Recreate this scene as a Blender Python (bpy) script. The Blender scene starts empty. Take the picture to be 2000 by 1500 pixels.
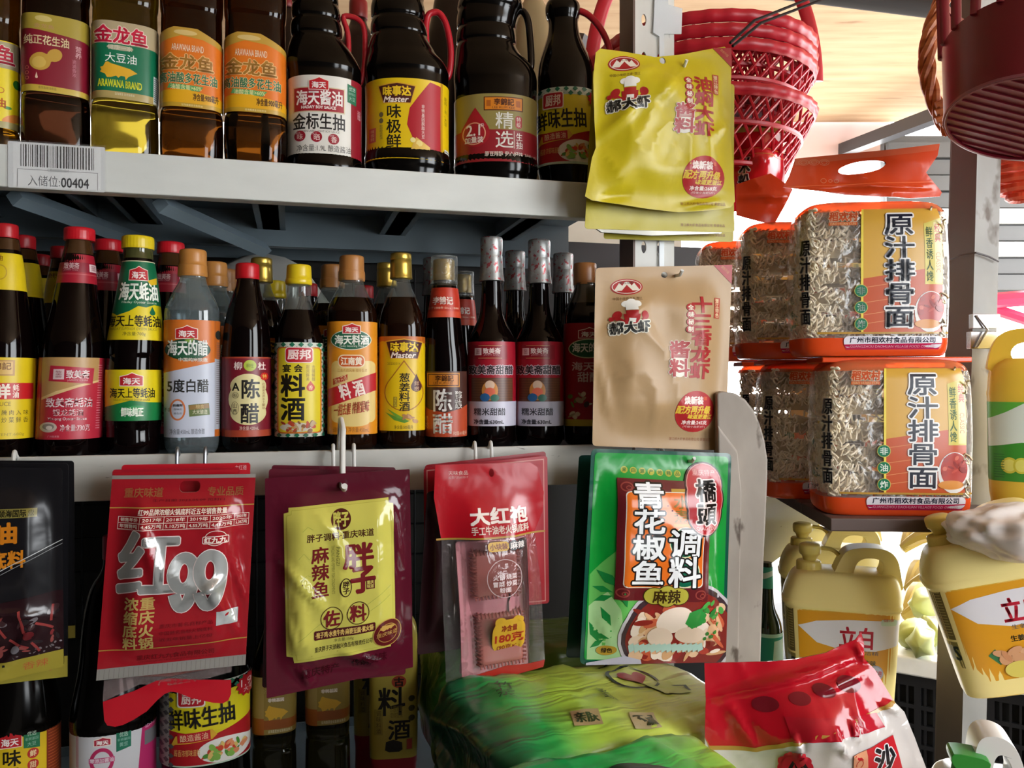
import bpy, bmesh, math, random
from mathutils import Vector, Matrix, noise
from mathutils.geometry import tessellate_polygon
SC = bpy.context.scene
COL = SC.collection
random.seed(7)
# ---------------------------------------------------------------- camera
F, CX, CY, EYE = 1600.0, 1000.0, 742.0, 1.40      # focal length in pixels, principal column, horizon row, eye height
cd = bpy.data.cameras.new('camera'); cam = bpy.data.objects.new('camera', cd); COL.objects.link(cam)
cam.location = (0, 0, EYE); cam.rotation_euler = (math.pi/2, 0, 0)
cd.sensor_width = 36; cd.lens = 36*F/2000; cd.shift_y = (CY-750)/2000; cd.clip_start = .02
SC.camera = cam
# ---------------------------------------------------------------- sky, daylight, exposure
w = bpy.data.worlds.new('sky'); SC.world = w; w.use_nodes = True
bg = w.node_tree.nodes['Background']; bg.inputs[0].default_value = (.93, .97, 1, 1); bg.inputs[1].default_value = 10.0
def area(name, loc, aim, sx, sy, power, col=(1, 1, 1)):
    d = bpy.data.lights.new(name, 'AREA'); d.shape = 'RECTANGLE'; d.size = sx; d.size_y = sy; d.energy = power; d.color = col
    o = bpy.data.objects.new(name, d); COL.objects.link(o); o.location = loc
    o.rotation_euler = (Vector(aim)-Vector(loc)).to_track_quat('-Z', 'Y').to_euler(); return o
area('doorway_daylight', (1.93, -.35, 1.72), (-.3, .6, 1.45), .9, 1.0, 19, (.95, .98, 1))
sd = bpy.data.lights.new('sun', 'SUN'); sd.energy = 16.0; sd.angle = .02; sd.color = (1, .96, .9)
so = bpy.data.objects.new('sun', sd); COL.objects.link(so); so.rotation_euler = (math.radians(-28), math.radians(48), 0)
vs = SC.view_settings; vs.view_transform = 'Standard'; vs.look = 'None'; vs.gamma = 1; vs.use_curve_mapping = False; vs.exposure = 0.0
# ---------------------------------------------------------------- materials
def lin(h):
    h = h.lstrip('#'); h = ''.join(q*2 for q in h) if len(h) == 3 else h; c = [int(h[i:i+2], 16)/255 for i in (0, 2, 4)]
    return tuple(x/12.92 if x <= .04045 else ((x+.055)/1.055)**2.4 for x in c)
MATS = {}
def mat(col, rough=.38, metal=0., trans=0., spec=.5, ior=1.45, coat=0., sss=0., crink=0.):
    if not isinstance(col, str): return col
    k = (col, rough, metal, trans, spec, ior, coat, sss, crink)
    if k in MATS: return MATS[k]
    m = bpy.data.materials.new('ink_'+col.strip('#')); m.use_nodes = True
    b = m.node_tree.nodes['Principled BSDF']; I = b.inputs
    I['Base Color'].default_value = (*lin(col), 1); I['Roughness'].default_value = rough; I['Metallic'].default_value = metal
    I['Transmission Weight'].default_value = trans; I['Specular IOR Level'].default_value = spec; I['IOR'].default_value = ior
    I['Coat Weight'].default_value = coat; I['Coat Roughness'].default_value = .06
    if sss: I['Subsurface Weight'].default_value = sss; I['Subsurface Scale'].default_value = .01
    if crink:      # fine creases of plastic foil
        N, Lk = m.node_tree.nodes, m.node_tree.links; tc = N.new('ShaderNodeTexCoord'); nz = N.new('ShaderNodeTexNoise'); bp = N.new('ShaderNodeBump')
        nz.inputs['Scale'].default_value = 24; nz.inputs['Detail'].default_value = 2.5; nz.inputs['Distortion'].default_value = .8; bp.inputs['Strength'].default_value = crink; bp.inputs['Distance'].default_value = .006
        Lk.new(tc.outputs['Object'], nz.inputs['Vector']); Lk.new(nz.outputs[0], bp.inputs['Height']); Lk.new(bp.outputs[0], b.inputs['Normal'])
    MATS[k] = m; return m
def nodes(m): return m.node_tree.nodes, m.node_tree.links
def film(name, tint='#ffffff', alpha=.12, rough=.08, bump=0., scale=30, gloss=1.0):
    """thin clear plastic or glass: see-through with a clear coat-like reflection"""
    k = ('film', name)
    if k in MATS: return MATS[k]
    m = bpy.data.materials.new(name); m.use_nodes = True; N, L = nodes(m); N.clear()
    o = N.new('ShaderNodeOutputMaterial'); t = N.new('ShaderNodeBsdfTransparent'); g = N.new('ShaderNodeBsdfGlossy'); d = N.new('ShaderNodeBsdfDiffuse')
    mx = N.new('ShaderNodeMixShader'); mx2 = N.new('ShaderNodeMixShader'); lw = N.new('ShaderNodeLayerWeight'); pw = N.new('ShaderNodeMath'); pw.operation = 'POWER'; pw.inputs[1].default_value = 5; fr = N.new('ShaderNodeMath'); fr.operation = 'MULTIPLY_ADD'; fr.inputs[1].default_value = .95; fr.inputs[2].default_value = .045; L.new(lw.outputs['Facing'], pw.inputs[0]); L.new(pw.outputs[0], fr.inputs[0])
    t.inputs[0].default_value = (*lin(tint), 1); d.inputs[0].default_value = (*lin(tint), 1); g.inputs['Roughness'].default_value = rough
    g.inputs[0].default_value = (gloss, gloss, gloss, 1)
    mx2.inputs[0].default_value = alpha; L.new(t.outputs[0], mx2.inputs[1]); L.new(d.outputs[0], mx2.inputs[2])
    L.new(fr.outputs[0], mx.inputs[0]); L.new(mx2.outputs[0], mx.inputs[1]); L.new(g.outputs[0], mx.inputs[2]); L.new(mx.outputs[0], o.inputs[0])
    if bump:
        tc = N.new('ShaderNodeTexCoord'); nz = N.new('ShaderNodeTexNoise'); bp = N.new('ShaderNodeBump')
        nz.inputs['Scale'].default_value = scale; nz.inputs['Detail'].default_value = 3; nz.inputs['Distortion'].default_value = 1.2
        bp.inputs['Strength'].default_value = bump; bp.inputs['Distance'].default_value = .01
        L.new(tc.outputs['Object'], nz.inputs['Vector']); L.new(nz.outputs[0], bp.inputs['Height'])
        L.new(bp.outputs[0], g.inputs['Normal'])
    MATS[k] = m; return m
def grime(name, c0, c1, scale=8, lo=.45, hi=.7, rough=.5, stretch=(1, 1, 1), bump=0., detail=6, c2=None, s2=40, lo2=.62, hi2=.68):
    """paint, board or metal with stains of a second colour"""
    m = bpy.data.materials.new(name); m.use_nodes = True; N, L = nodes(m); b = N['Principled BSDF']
    tc = N.new('ShaderNodeTexCoord'); mp = N.new('ShaderNodeMapping'); nz = N.new('ShaderNodeTexNoise'); rp = N.new('ShaderNodeValToRGB')
    mp.inputs['Scale'].default_value = stretch; nz.inputs['Scale'].default_value = scale; nz.inputs['Detail'].default_value = detail
    rp.color_ramp.elements[0].position = lo; rp.color_ramp.elements[1].position = hi
    rp.color_ramp.elements[0].color = (*lin(c0), 1); rp.color_ramp.elements[1].color = (*lin(c1), 1)
    L.new(tc.outputs['Object'], mp.inputs[0]); L.new(mp.outputs[0], nz.inputs['Vector']); L.new(nz.outputs[0], rp.inputs[0])
    out = rp.outputs[0]
    if c2:
        n2 = N.new('ShaderNodeTexNoise'); r2 = N.new('ShaderNodeValToRGB'); mx = N.new('ShaderNodeMix'); mx.data_type = 'RGBA'
        n2.inputs['Scale'].default_value = s2; n2.inputs['Detail'].default_value = 4
        r2.color_ramp.elements[0].position = lo2; r2.color_ramp.elements[1].position = hi2
        L.new(mp.outputs[0], n2.inputs['Vector']); L.new(n2.outputs[0], r2.inputs[0]); L.new(r2.outputs[0], mx.inputs[0])
        L.new(out, mx.inputs[6]); mx.inputs[7].default_value = (*lin(c2), 1); out = mx.outputs[2]
    L.new(out, b.inputs['Base Color']); b.inputs['Roughness'].default_value = rough
    if bump:
        bp = N.new('ShaderNodeBump'); bp.inputs['Strength'].default_value = bump; bp.inputs['Distance'].default_value = .004
        L.new(nz.outputs[0], bp.inputs['Height']); L.new(bp.outputs[0], b.inputs['Normal'])
    return m
# ---------------------------------------------------------------- mesh builder
class MB:
    def __init__(s): s.v, s.f, s.mi, s.n, s.mats = [], [], [], [], []
    def slot(s, m):
        m = mat(m)
        if m not in s.mats: s.mats.append(m)
        return s.mats.index(m)
    def add(s, vs, fs, m, ns=None):
        o = len(s.v); s.v += [tuple(v) for v in vs]; s.n += [tuple(n) for n in ns] if ns else [None]*len(vs)
        ms = m if isinstance(m, list) else [s.slot(m)]*len(fs)
        s.f += [tuple(i+o for i in f) for f in fs]; s.mi += ms
    def box(s, x0, y0, z0, x1, y1, z1, m, T=None):
        vs = [Vector((x, y, z)) for x in (x0, x1) for y in (y0, y1) for z in (z0, z1)]
        if T: vs = [T @ v for v in vs]
        s.add(vs, [(0, 1, 3, 2), (4, 6, 7, 5), (0, 4, 5, 1), (2, 3, 7, 6), (0, 2, 6, 4), (1, 5, 7, 3)], m)
    def tube(s, pts, r, m, n=10, closed=False, sx=1., caps=True):
        pts = [Vector(p) for p in pts]; k = len(pts); vs, fs = [], []; up = None
        for i, p in enumerate(pts):
            a = pts[i-1] if (i or closed) else p; b = pts[(i+1) % k] if (i < k-1 or closed) else p
            d = (b-a).normalized() if (b-a).length else Vector((0, 0, 1))
            if up is None: up = d.orthogonal().normalized() if abs(d.y) > .9 else Vector((0, 1, 0))
            q = d.cross(up)
            if q.length < 1e-6: q = d.orthogonal()
            q.normalize(); up2 = q.cross(d).normalized(); up = up2
            rr = r[i] if isinstance(r, (list, tuple)) else r
            for j in range(n):
                t = 2*math.pi*j/n; vs.append(p+q*(rr*math.cos(t))+up2*(rr*sx*math.sin(t)))
        for i in range(k if closed else k-1):
            for j in range(n):
                a, b = i*n, ((i+1) % k)*n; j2 = (j+1) % n; fs.append((a+j, b+j, b+j2, a+j2))
        if caps and not closed: fs += [tuple(range(n)), tuple(range((k-1)*n, k*n))[::-1]]
        s.add(vs, fs, m)
    def prism(s, loops, y0, y1, m, fn=None):
        """outline (and holes) in x,z extruded along y; fn bends every point"""
        fl = [p for l in loops for p in l]; tr = tessellate_polygon([[Vector((p[0], p[1], 0)) for p in l] for l in loops]); N = len(fl); fs = []
        for t in tr:
            a, b, c = (Vector((*fl[i], 0)) for i in t); t = tuple(t)
            if (b-a).cross(c-a).z < 0: t = t[::-1]
            fs += [t, tuple(i+N for i in t[::-1])]
        o = 0
        for li, l in enumerate(loops):
            k = len(l); A = sum(l[i][0]*l[(i+1) % k][1]-l[(i+1) % k][0]*l[i][1] for i in range(k))
            for i in range(k):
                a, b = o+i, o+(i+1) % k
                q = (a, a+N, b+N, b)
                fs.append(q if (A > 0) == (li == 0) else q[::-1])
            o += k
        vs = [(x, y0, z) for x, z in fl]+[(x, y1, z) for x, z in fl]
        if fn: vs = [fn(*v) for v in vs]
        s.add(vs, fs, m)
    def build(s, name, parent=None, smooth=True, loc=None, bevel=0, sub=0, angle=40):
        me = bpy.data.meshes.new(name); me.from_pydata(s.v, [], s.f)
        for m in s.mats: me.materials.append(m)
        me.polygons.foreach_set('material_index', s.mi)
        me.polygons.foreach_set('use_smooth', [smooth]*len(s.f))
        if any(n is not None for n in s.n): me.normals_split_custom_set_from_vertices([n or (0, 0, 0) for n in s.n])
        elif smooth and angle < 180: me.set_sharp_from_angle(angle=math.radians(angle))
        me.update(); o = bpy.data.objects.new(name, me); COL.objects.link(o)
        if parent: o.parent = parent
        if loc: o.location = loc
        if bevel:
            b = o.modifiers.new('bevel', 'BEVEL'); b.width = bevel; b.segments = 3; b.limit_method = 'ANGLE'
        if sub:
            b = o.modifiers.new('sub', 'SUBSURF'); b.levels = sub; b.render_levels = sub
        return o
def tag(o, label=None, cat=None, group=None, kind=None):
    for k, v in (('label', label), ('category', cat), ('group', group), ('kind', kind)):
        if v: o[k] = v
    return o
def thing(name, label, cat, loc=(0, 0, 0), rz=0, group=None):
    o = bpy.data.objects.new(name, None); COL.objects.link(o); o.location = loc; o.rotation_euler = (0, 0, rz); o.empty_display_size = .02
    return tag(o, label, cat, group)
def copy_tree(o, label, loc, rz=0, group=None, parent=None):
    c = o.copy(); COL.objects.link(c); c.parent = parent
    if parent is None:
        c.location = loc; c.rotation_euler = (o.rotation_euler[0], o.rotation_euler[1], rz); c['label'] = label
        if group: c['group'] = group
    for ch in list(o.children): copy_tree(ch, None, None, parent=c)
    return c
# ---------------------------------------------------------------- places
YAW = math.radians(15.0); EX = Vector((math.cos(YAW), math.sin(YAW), 0)); EN = Vector((-math.sin(YAW), math.cos(YAW), 0))
def rk(px, d=0.):
    """point of the rack, d metres behind its front plane, on the picture column px -> (X, Y, s along the rack)"""
    u = (px-CX)/F; t = (1+d)/(u*EN.x+EN.y); return u*t, t, t*(u*EX.x+EX.y)
def zz(py, t): return EYE-(py-CY)/F*t
def at(px, py, t): return Vector(((px-CX)/F*t, t, zz(py, t)))
RACK = Matrix.Translation(EN*1.0) @ Matrix.Rotation(YAW, 4, 'Z')    # rack frame: x along it, y into it, z up from the floor
# ---------------------------------------------------------------- flat artwork
def R(*a, **k): return ('R', a, k)
def E(*a, **k): return ('E', a, k)
def P(*a, **k): return ('P', a, k)
def T(*a, **k): return ('T', a, k)
def L(*a, **k): return ('L', a, k)
TM = {}
def glyphs(s, sp=1.0):
    if (s, sp) in TM: return TM[s, sp]
    cu = bpy.data.curves.new('t', 'FONT'); cu.body = s; cu.resolution_u = 2; cu.align_x = 'CENTER'; cu.space_line = sp
    ob = bpy.data.objects.new('t', cu); me = ob.to_mesh()
    v = [(p.co[0], p.co[1]) for p in me.vertices]; f = [tuple(p.vertices) for p in me.polygons]
    ob.to_mesh_clear(); bpy.data.objects.remove(ob); bpy.data.curves.remove(cu)
    x0, x1 = min(p[0] for p in v), max(p[0] for p in v); y0, y1 = min(p[1] for p in v), max(p[1] for p in v)
    v = [((p[0]-x0)/(x1-x0), (p[1]-y0)/(y1-y0)) for p in v]; g = []
    for q in f:
        A = sum(v[q[i]][0]*v[q[(i+1) % len(q)]][1]-v[q[(i+1) % len(q)]][0]*v[q[i]][1] for i in range(len(q)))
        if abs(A) > 1e-9: g.append(q if A > 0 else q[::-1])
    TM[s, sp] = (v, g); return TM[s, sp]
def rr(x0, y0, x1, y1, r, n=5):
    if r <= 0: return [(x0, y1), (x1, y1), (x1, y0), (x0, y0)]
    r = min(r, (x1-x0)/2, (y1-y0)/2); o = []
    for cx, cy, a in ((x0+r, y1-r, 90), (x1-r, y1-r, 0), (x1-r, y0+r, -90), (x0+r, y0+r, -180)):
        o += [(cx+r*math.cos(math.radians(a+90*i/n)), cy+r*math.sin(math.radians(a+90*i/n))) for i in range(n, -1, -1)]
    return o
def ell(cx, cy, rx, ry, n=28): return [(cx+rx*math.cos(2*math.pi*i/n), cy+ry*math.sin(2*math.pi*i/n)) for i in range(n)]
def rotp(pts, deg):
    if not deg: return pts
    cx = (min(p[0] for p in pts)+max(p[0] for p in pts))/2; cy = (min(p[1] for p in pts)+max(p[1] for p in pts))/2
    c, s = math.cos(math.radians(deg)), math.sin(math.radians(deg))
    return [(cx+(x-cx)*c-(y-cy)*s, cy+(x-cx)*s+(y-cy)*c) for x, y in pts]
class Art:
    """inks stacked in layers: x right, y down in the drawing, stored with y up"""
    def __init__(s, gloss=.38, coat=0., crink=0.): s.bm = bmesh.new(); s.mats = []; s.boxes = []; s.gloss = gloss; s.coat = coat; s.crink = crink
    def m(s, c):
        c = mat(c, s.gloss, coat=s.coat, crink=s.crink) if isinstance(c, str) else c
        if c not in s.mats: s.mats.append(c)
        return s.mats.index(c)
    def put(s, pts, faces, col, lay=None):
        bb = (min(p[0] for p in pts), min(p[1] for p in pts), max(p[0] for p in pts), max(p[1] for p in pts))
        if lay is None:
            lay = 1+max([b[4] for b in s.boxes if b[0] < bb[2] and b[2] > bb[0] and b[1] < bb[3] and b[3] > bb[1]], default=-1)
        s.boxes.append((*bb, lay)); k = s.m(col); vs = [s.bm.verts.new((x, -y, lay)) for x, y in pts]
        for f in faces:
            try: q = s.bm.faces.new([vs[i] for i in f]); q.material_index = k
            except ValueError: pass
        return lay
    def poly(s, loops, col, lay=None):
        fl = [p for l in loops for p in l]; fs = []
        for t in tessellate_polygon([[Vector((x, -y, 0)) for x, y in l] for l in loops]):
            a, b, c = (Vector((fl[i][0], -fl[i][1], 0)) for i in t); z = (b-a).cross(c-a).z
            if abs(z) > 1e-9: fs.append(tuple(t) if z > 0 else tuple(t)[::-1])
        return s.put(fl, fs, col, lay)
    def run(s, ops):
        for op in ops:
            if isinstance(op, list): s.run(op); continue
            k, a, kw = op
            if k == 'R': s.poly([rotp(rr(*a[:4], kw.get('r', 0)), kw.get('rot', 0))], a[4])
            elif k == 'E':
                lp = [rotp(ell(*a[:4], n=kw.get('n', 28)), kw.get('rot', 0))]
                if kw.get('hole'): lp.append(ell(a[0], a[1], a[2]-kw['hole'], a[3]-kw['hole'])[::-1])
                s.poly(lp, a[4])
            elif k == 'P': s.poly([a[0]]+list(kw.get('holes', [])), a[1])
            elif k == 'L':
                p, wd = a[0], a[1]/2; lf, rt = [], []
                for i, (x, y) in enumerate(p):
                    xa, ya = p[max(i-1, 0)]; xb, yb = p[min(i+1, len(p)-1)]; d = math.hypot(xb-xa, yb-ya) or 1; nx, ny = -(yb-ya)/d*wd, (xb-xa)/d*wd; lf.append((x+nx, y+ny)); rt.append((x-nx, y-ny))
                lay = None
                for i in range(len(p)-1): lay = s.poly([[lf[i], lf[i+1], rt[i+1], rt[i]]], a[2], lay)
            elif k == 'T': s.text(*a, **kw)
    def text(s, st, x0, y0, x1, y1, col, b=0., o=None, ow=1.2, sk=0., rot=0., sp=1.0, v=False):
        if v: st = '\n'.join(st)
        g, f = glyphs(st, sp); W, H = x1-x0, y1-y0
        pts = [(x0+x*W+sk*(y-.5)*H, y1-y*H) for x, y in g]; pts = rotp(pts, -rot)
        def sh(r, n): return [(r*math.cos(2*math.pi*(i+.5)/n), r*math.sin(2*math.pi*(i+.5)/n)) for i in range(n)]
        if o:
            lay = None
            for dx, dy in sh(ow+b, 8 if ow+b < 2.6 else 14): lay = s.put([(x+dx, y+dy) for x, y in pts], f, o, lay)
        lay = None
        for dx, dy in (sh(b, 4 if b < 2 else 8) if b else [(0, 0)]): lay = s.put([(x+dx, y+dy) for x, y in pts], f, col, lay)
    def clip(s, x0, y0, x1, y1):
        for co, no in (((x0, 0, 0), (-1, 0, 0)), ((x1, 0, 0), (1, 0, 0)), ((0, -y0, 0), (0, 1, 0)), ((0, -y1, 0), (0, -1, 0))):
            bmesh.ops.bisect_plane(s.bm, geom=s.bm.verts[:]+s.bm.edges[:]+s.bm.faces[:], plane_co=co, plane_no=no, clear_outer=True, dist=1e-6)
    def cut(s, xs=(), ys=()):
        bm = s.bm
        for c, ax in [(x, 0) for x in xs]+[(-y, 1) for y in ys]:
            fs = []
            for f in bm.faces:
                vals = [v.co[ax] for v in f.verts]
                if min(vals) < c-1e-6 and max(vals) > c+1e-6: fs.append(f)
            if not fs: continue
            es = list({e for f in fs for e in f.edges}); vs = list({v for f in fs for v in f.verts})
            no = (1, 0, 0) if ax == 0 else (0, 1, 0); co = (c, 0, 0) if ax == 0 else (0, c, 0)
            bmesh.ops.bisect_plane(bm, geom=vs+es+fs, plane_co=co, plane_no=no, dist=1e-6)
    def emit(s, mb, warp):
        """warp(x, y_down, layer) -> (position, normal)"""
        s.bm.verts.index_update(); vs, ns = [], []
        for v in s.bm.verts:
            l = v.co.z; p, n = warp(v.co.x, -v.co.y, l if l < 10 else 10+(l-10)*.5); vs.append(p); ns.append(n)
        sl = [mb.slot(m) for m in s.mats]
        mb.add(vs, [[v.index for v in f.verts] for f in s.bm.faces], [sl[f.material_index] for f in s.bm.faces], ns); s.bm.free()
LS = .00014     # thickness of one layer of ink
def frange(a, b, n): return [a+(b-a)*i/n for i in range(n+1)]
# ---------------------------------------------------------------- bottles traced from left and right edges
def sgp(x, p): return math.copysign(abs(x)**p, x)
def S(xc, pts): return [(y, xc-h, xc+h) for y, h in pts]
class Bottle:
    """vessel standing at column xc, d metres behind the rack front (or at depth t), base at height bz; shapes measured in photo rows"""
    def __init__(s, name, label, cat, xc, bz, d=None, t=None, e=2., dr=1., group=None, face=0., X=None):
        if t is None: s.X, s.t, _ = rk(xc, d)
        else: s.t = t; s.X = (xc-CX)/F*t
        s.cx, s.bz, s.e, s.dr = xc, bz, e, dr; s.al = math.atan2(s.X, s.t); s.sc = s.t/F; s.S = s.sc*math.cos(s.al)
        s.rz = -s.al+face; s.root = thing(name, label, cat, (s.X, s.t, bz), s.rz, group)
    def z(s, y): return zz(y, s.t)-s.bz
    def prof(s, pts, smooth=2):
        pts = list(pts)
        for _ in range(smooth):
            o = [pts[0]]
            for a, b in zip(pts, pts[1:]):
                o += [tuple(p*.75+q*.25 for p, q in zip(a, b)), tuple(p*.25+q*.75 for p, q in zip(a, b))]
            pts = o+[pts[-1]]
        return pts
    def ring(s, y, pts=None):
        pts = pts or s.pts
        if y <= pts[0][0]: p = pts[0]; return (p[1]+p[2])/2, (p[2]-p[1])/2
        for a, b in zip(pts, pts[1:]):
            if a[0] <= y <= b[0]:
                k = (y-a[0])/max(b[0]-a[0], 1e-6); l = a[1]+(b[1]-a[1])*k; r = a[2]+(b[2]-a[2])*k; return (l+r)/2, (r-l)/2
        p = pts[-1]; return (p[1]+p[2])/2, (p[2]-p[1])/2
    def lathe(s, name, pts, zones, n=48, e=None, dr=None, flute=0, fn=0, parent=None, smooth=2, grow=0., angle=35, bottom=None, keep=False):
        """zones: [(from photo row, material)]"""
        e = e or s.e; dr = dr or s.dr; pts = s.prof(pts, smooth)
        if keep: s.pts = pts
        ys = [p[0] for p in pts]
        for y, _m in zones:
            if ys[0] < y < ys[-1]:
                for q in (y-.4, y+.4):
                    c, h = s.ring(q, pts); pts = sorted(pts+[(q, c-h, c+h)])
        mb = MB(); vs, fs, mi = [], [], []; sl = [mb.slot(m) for _y, m in zones]
        for y, l, r in pts:
            c, h = (l+r)/2, (r-l)/2+grow; z = s.z(y)
            if bottom is not None: z = max(z, bottom)
            for j in range(n):
                f = 2*math.pi*j/n; k = 1+flute*(math.cos(fn*f) if fn else 0)
                vs.append(((c-s.cx)*s.S+h*s.S*k*sgp(math.sin(f), 2/e), -h*s.S*dr*k*sgp(math.cos(f), 2/e), z))
        K = len(pts)
        for i in range(K-1):
            ym = (pts[i][0]+pts[i+1][0])/2; q = 0
            for zi, (y, _m) in enumerate(zones):
                if ym >= y: q = zi
            for j in range(n):
                j2 = (j+1) % n; fs.append((i*n+j, (i+1)*n+j, (i+1)*n+j2, i*n+j2)); mi.append(sl[q])
        fs += [tuple(range(n)), tuple(range((K-1)*n, K*n))[::-1]]; mi += [sl[0], sl[-1]]
        mb.add(vs, fs, mi)
        return mb.build(name, parent or s.root, angle=angle)
    def body(s, pts, zones, name='bottle_body', **k):
        pts = list(pts); yb = CY+(EYE-s.bz)*F/s.t     # the base really stands on its shelf
        if pts[-1][0] < yb-1 or pts[-1][0] > yb+1: pts = [p for p in pts if p[0] < yb-3]+[(yb-3, *pts[-1][1:]), (yb, pts[-1][1]+3, pts[-1][2]-3)]
        return s.lathe(name, pts, zones, keep=True, **k)
    def surf(s, x, y, off, lx, lh, e, dr):
        c, h = s.ring(y); u = max(-.9995, min(.9995, (x-lx)/lh)); v = (1-abs(u)**e)**(1/e); H = h*s.S
        c2, h2 = s.ring(y+3); sl = (h2-h)/3       # slope of the side
        tf = s.t-H*dr*.85; z = zz(y, tf)-s.bz
        n = Vector((sgp(u, e-1), -sgp(v, e-1)/dr, 0)); n.normalize(); n.z = max(-.6, min(.6, -sl*-1)); n.normalize()
        p = Vector(((c-s.cx)*s.S+H*u, -H*dr*v, z)); return p+n*off, n
    def label(s, name, y0, y1, base, ops, x0=None, x1=None, rad=0, ycut=13, gloss=.38, side=None, lift=.0004, e=None, dr=None, coat=0., parent=None, wrap=125, outline=None, tint=None):
        """printed label stuck on the front, wrapping round the sides"""
        e = e or s.e; dr = dr or s.dr; lx, lh = s.ring((y0+y1)/2); a = Art(gloss, coat)
        full0, full1 = lx-lh*.998, lx+lh*.998; wl, wr = x0 is None, x1 is None
        x0 = full0 if wl else x0; x1 = full1 if wr else x1
        if base is not None: a.poly([outline or rr(x0, y0, x1, y1, rad)], base)
        else: a.boxes.append((x0, y0, x1, y1, 0))
        a.run(ops); a.clip(x0, y0, x1, y1)
        xs = [lx+lh*sgp(math.sin(math.radians(f)), 2/e) for f in range(-84, 85, 6)]
        a.cut([x for x in xs if x0 < x < x1], frange(y0, y1, max(1, int((y1-y0)/ycut)))[1:-1] if ycut else [])
        mb = MB(); a.emit(mb, lambda x, y, l: s.surf(x, y, lift+l*LS, lx, lh, e, dr))
        if base is not None and wrap > 90:
            yl = frange(y0, y1, max(1, int((y1-y0)/ycut)) if ycut else 1)
            for sg, on in ((-1, wl), (1, wr)):
                if not on: continue
                vs, ns, fs = [], [], []; fr = frange(87.5, wrap, 8)
                for y in yl:
                    c, h = s.ring(y); H = h*s.S; tf = s.t-H*dr*.85; z = zz(y, tf)-s.bz
                    for q in fr:
                        ph = math.radians(q); a1, b1 = math.sin(ph), math.cos(ph)
                        n = Vector((sg*abs(a1)**(2-2/e), -sgp(b1, 2-2/e)/dr, 0)).normalized()
                        p = Vector(((c-s.cx)*s.S+H*sg*abs(a1)**(2/e), -H*dr*sgp(b1, 2/e), z)); vs.append(p+n*lift); ns.append(n)
                k = len(fr)
                for i in range(len(yl)-1):
                    for j in range(k-1):
                        q = (i*k+j, (i+1)*k+j, (i+1)*k+j+1, i*k+j+1); fs.append(q if sg > 0 else q[::-1])
                mb.add(vs, fs, mat(side or base, gloss), ns)
        return mb.build(name, parent or s.root)
    def cap(s, y0, y1, xl, xr, col, flute=.012, fn=44, name='cap', rough=.35, metal=0., steps=None, parent=None, e=2., dr=1.):
        b = min(4, (xr-xl)*.08); p = steps or [(y0, xl+b*1.6, xr-b*1.6), (y0+.8, xl+b*.5, xr-b*.5), (y0+b, xl, xr), (y1-1, xl, xr), (y1, xl+.5, xr-.5)]
        return s.lathe(name, p, [(y0, mat(col, rough, metal))], n=96 if fn else 40, e=e, dr=dr, flute=flute if fn else 0, fn=fn, smooth=1, parent=parent, angle=50)
    def loc(s, x, y, dy=0.): return Vector(((x-s.cx)*s.S, dy, s.z(y)))
    def tube(s, name, pts, rpx, col, closed=False, sx=1., dy=0., parent=None, n=12, rough=.35, smooth=2):
        pts = [tuple(p) for p in pts]
        for _ in range(smooth):
            o = [] if closed else [pts[0]]; k = len(pts)
            for i in range(k if closed else k-1):
                p, q = pts[i], pts[(i+1) % k]
                o += [tuple(u*.75+v*.25 for u, v in zip(p, q)), tuple(u*.25+v*.75 for u, v in zip(p, q))]
            pts = o if closed else o+[pts[-1]]
        mb = MB(); mb.tube([s.loc(p[0], p[1], dy+(p[2]*s.S if len(p) > 2 else 0)) for p in pts], rpx*s.S, mat(col, rough), n=n, closed=closed, sx=sx)
        return mb.build(name, parent or s.root)
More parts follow.
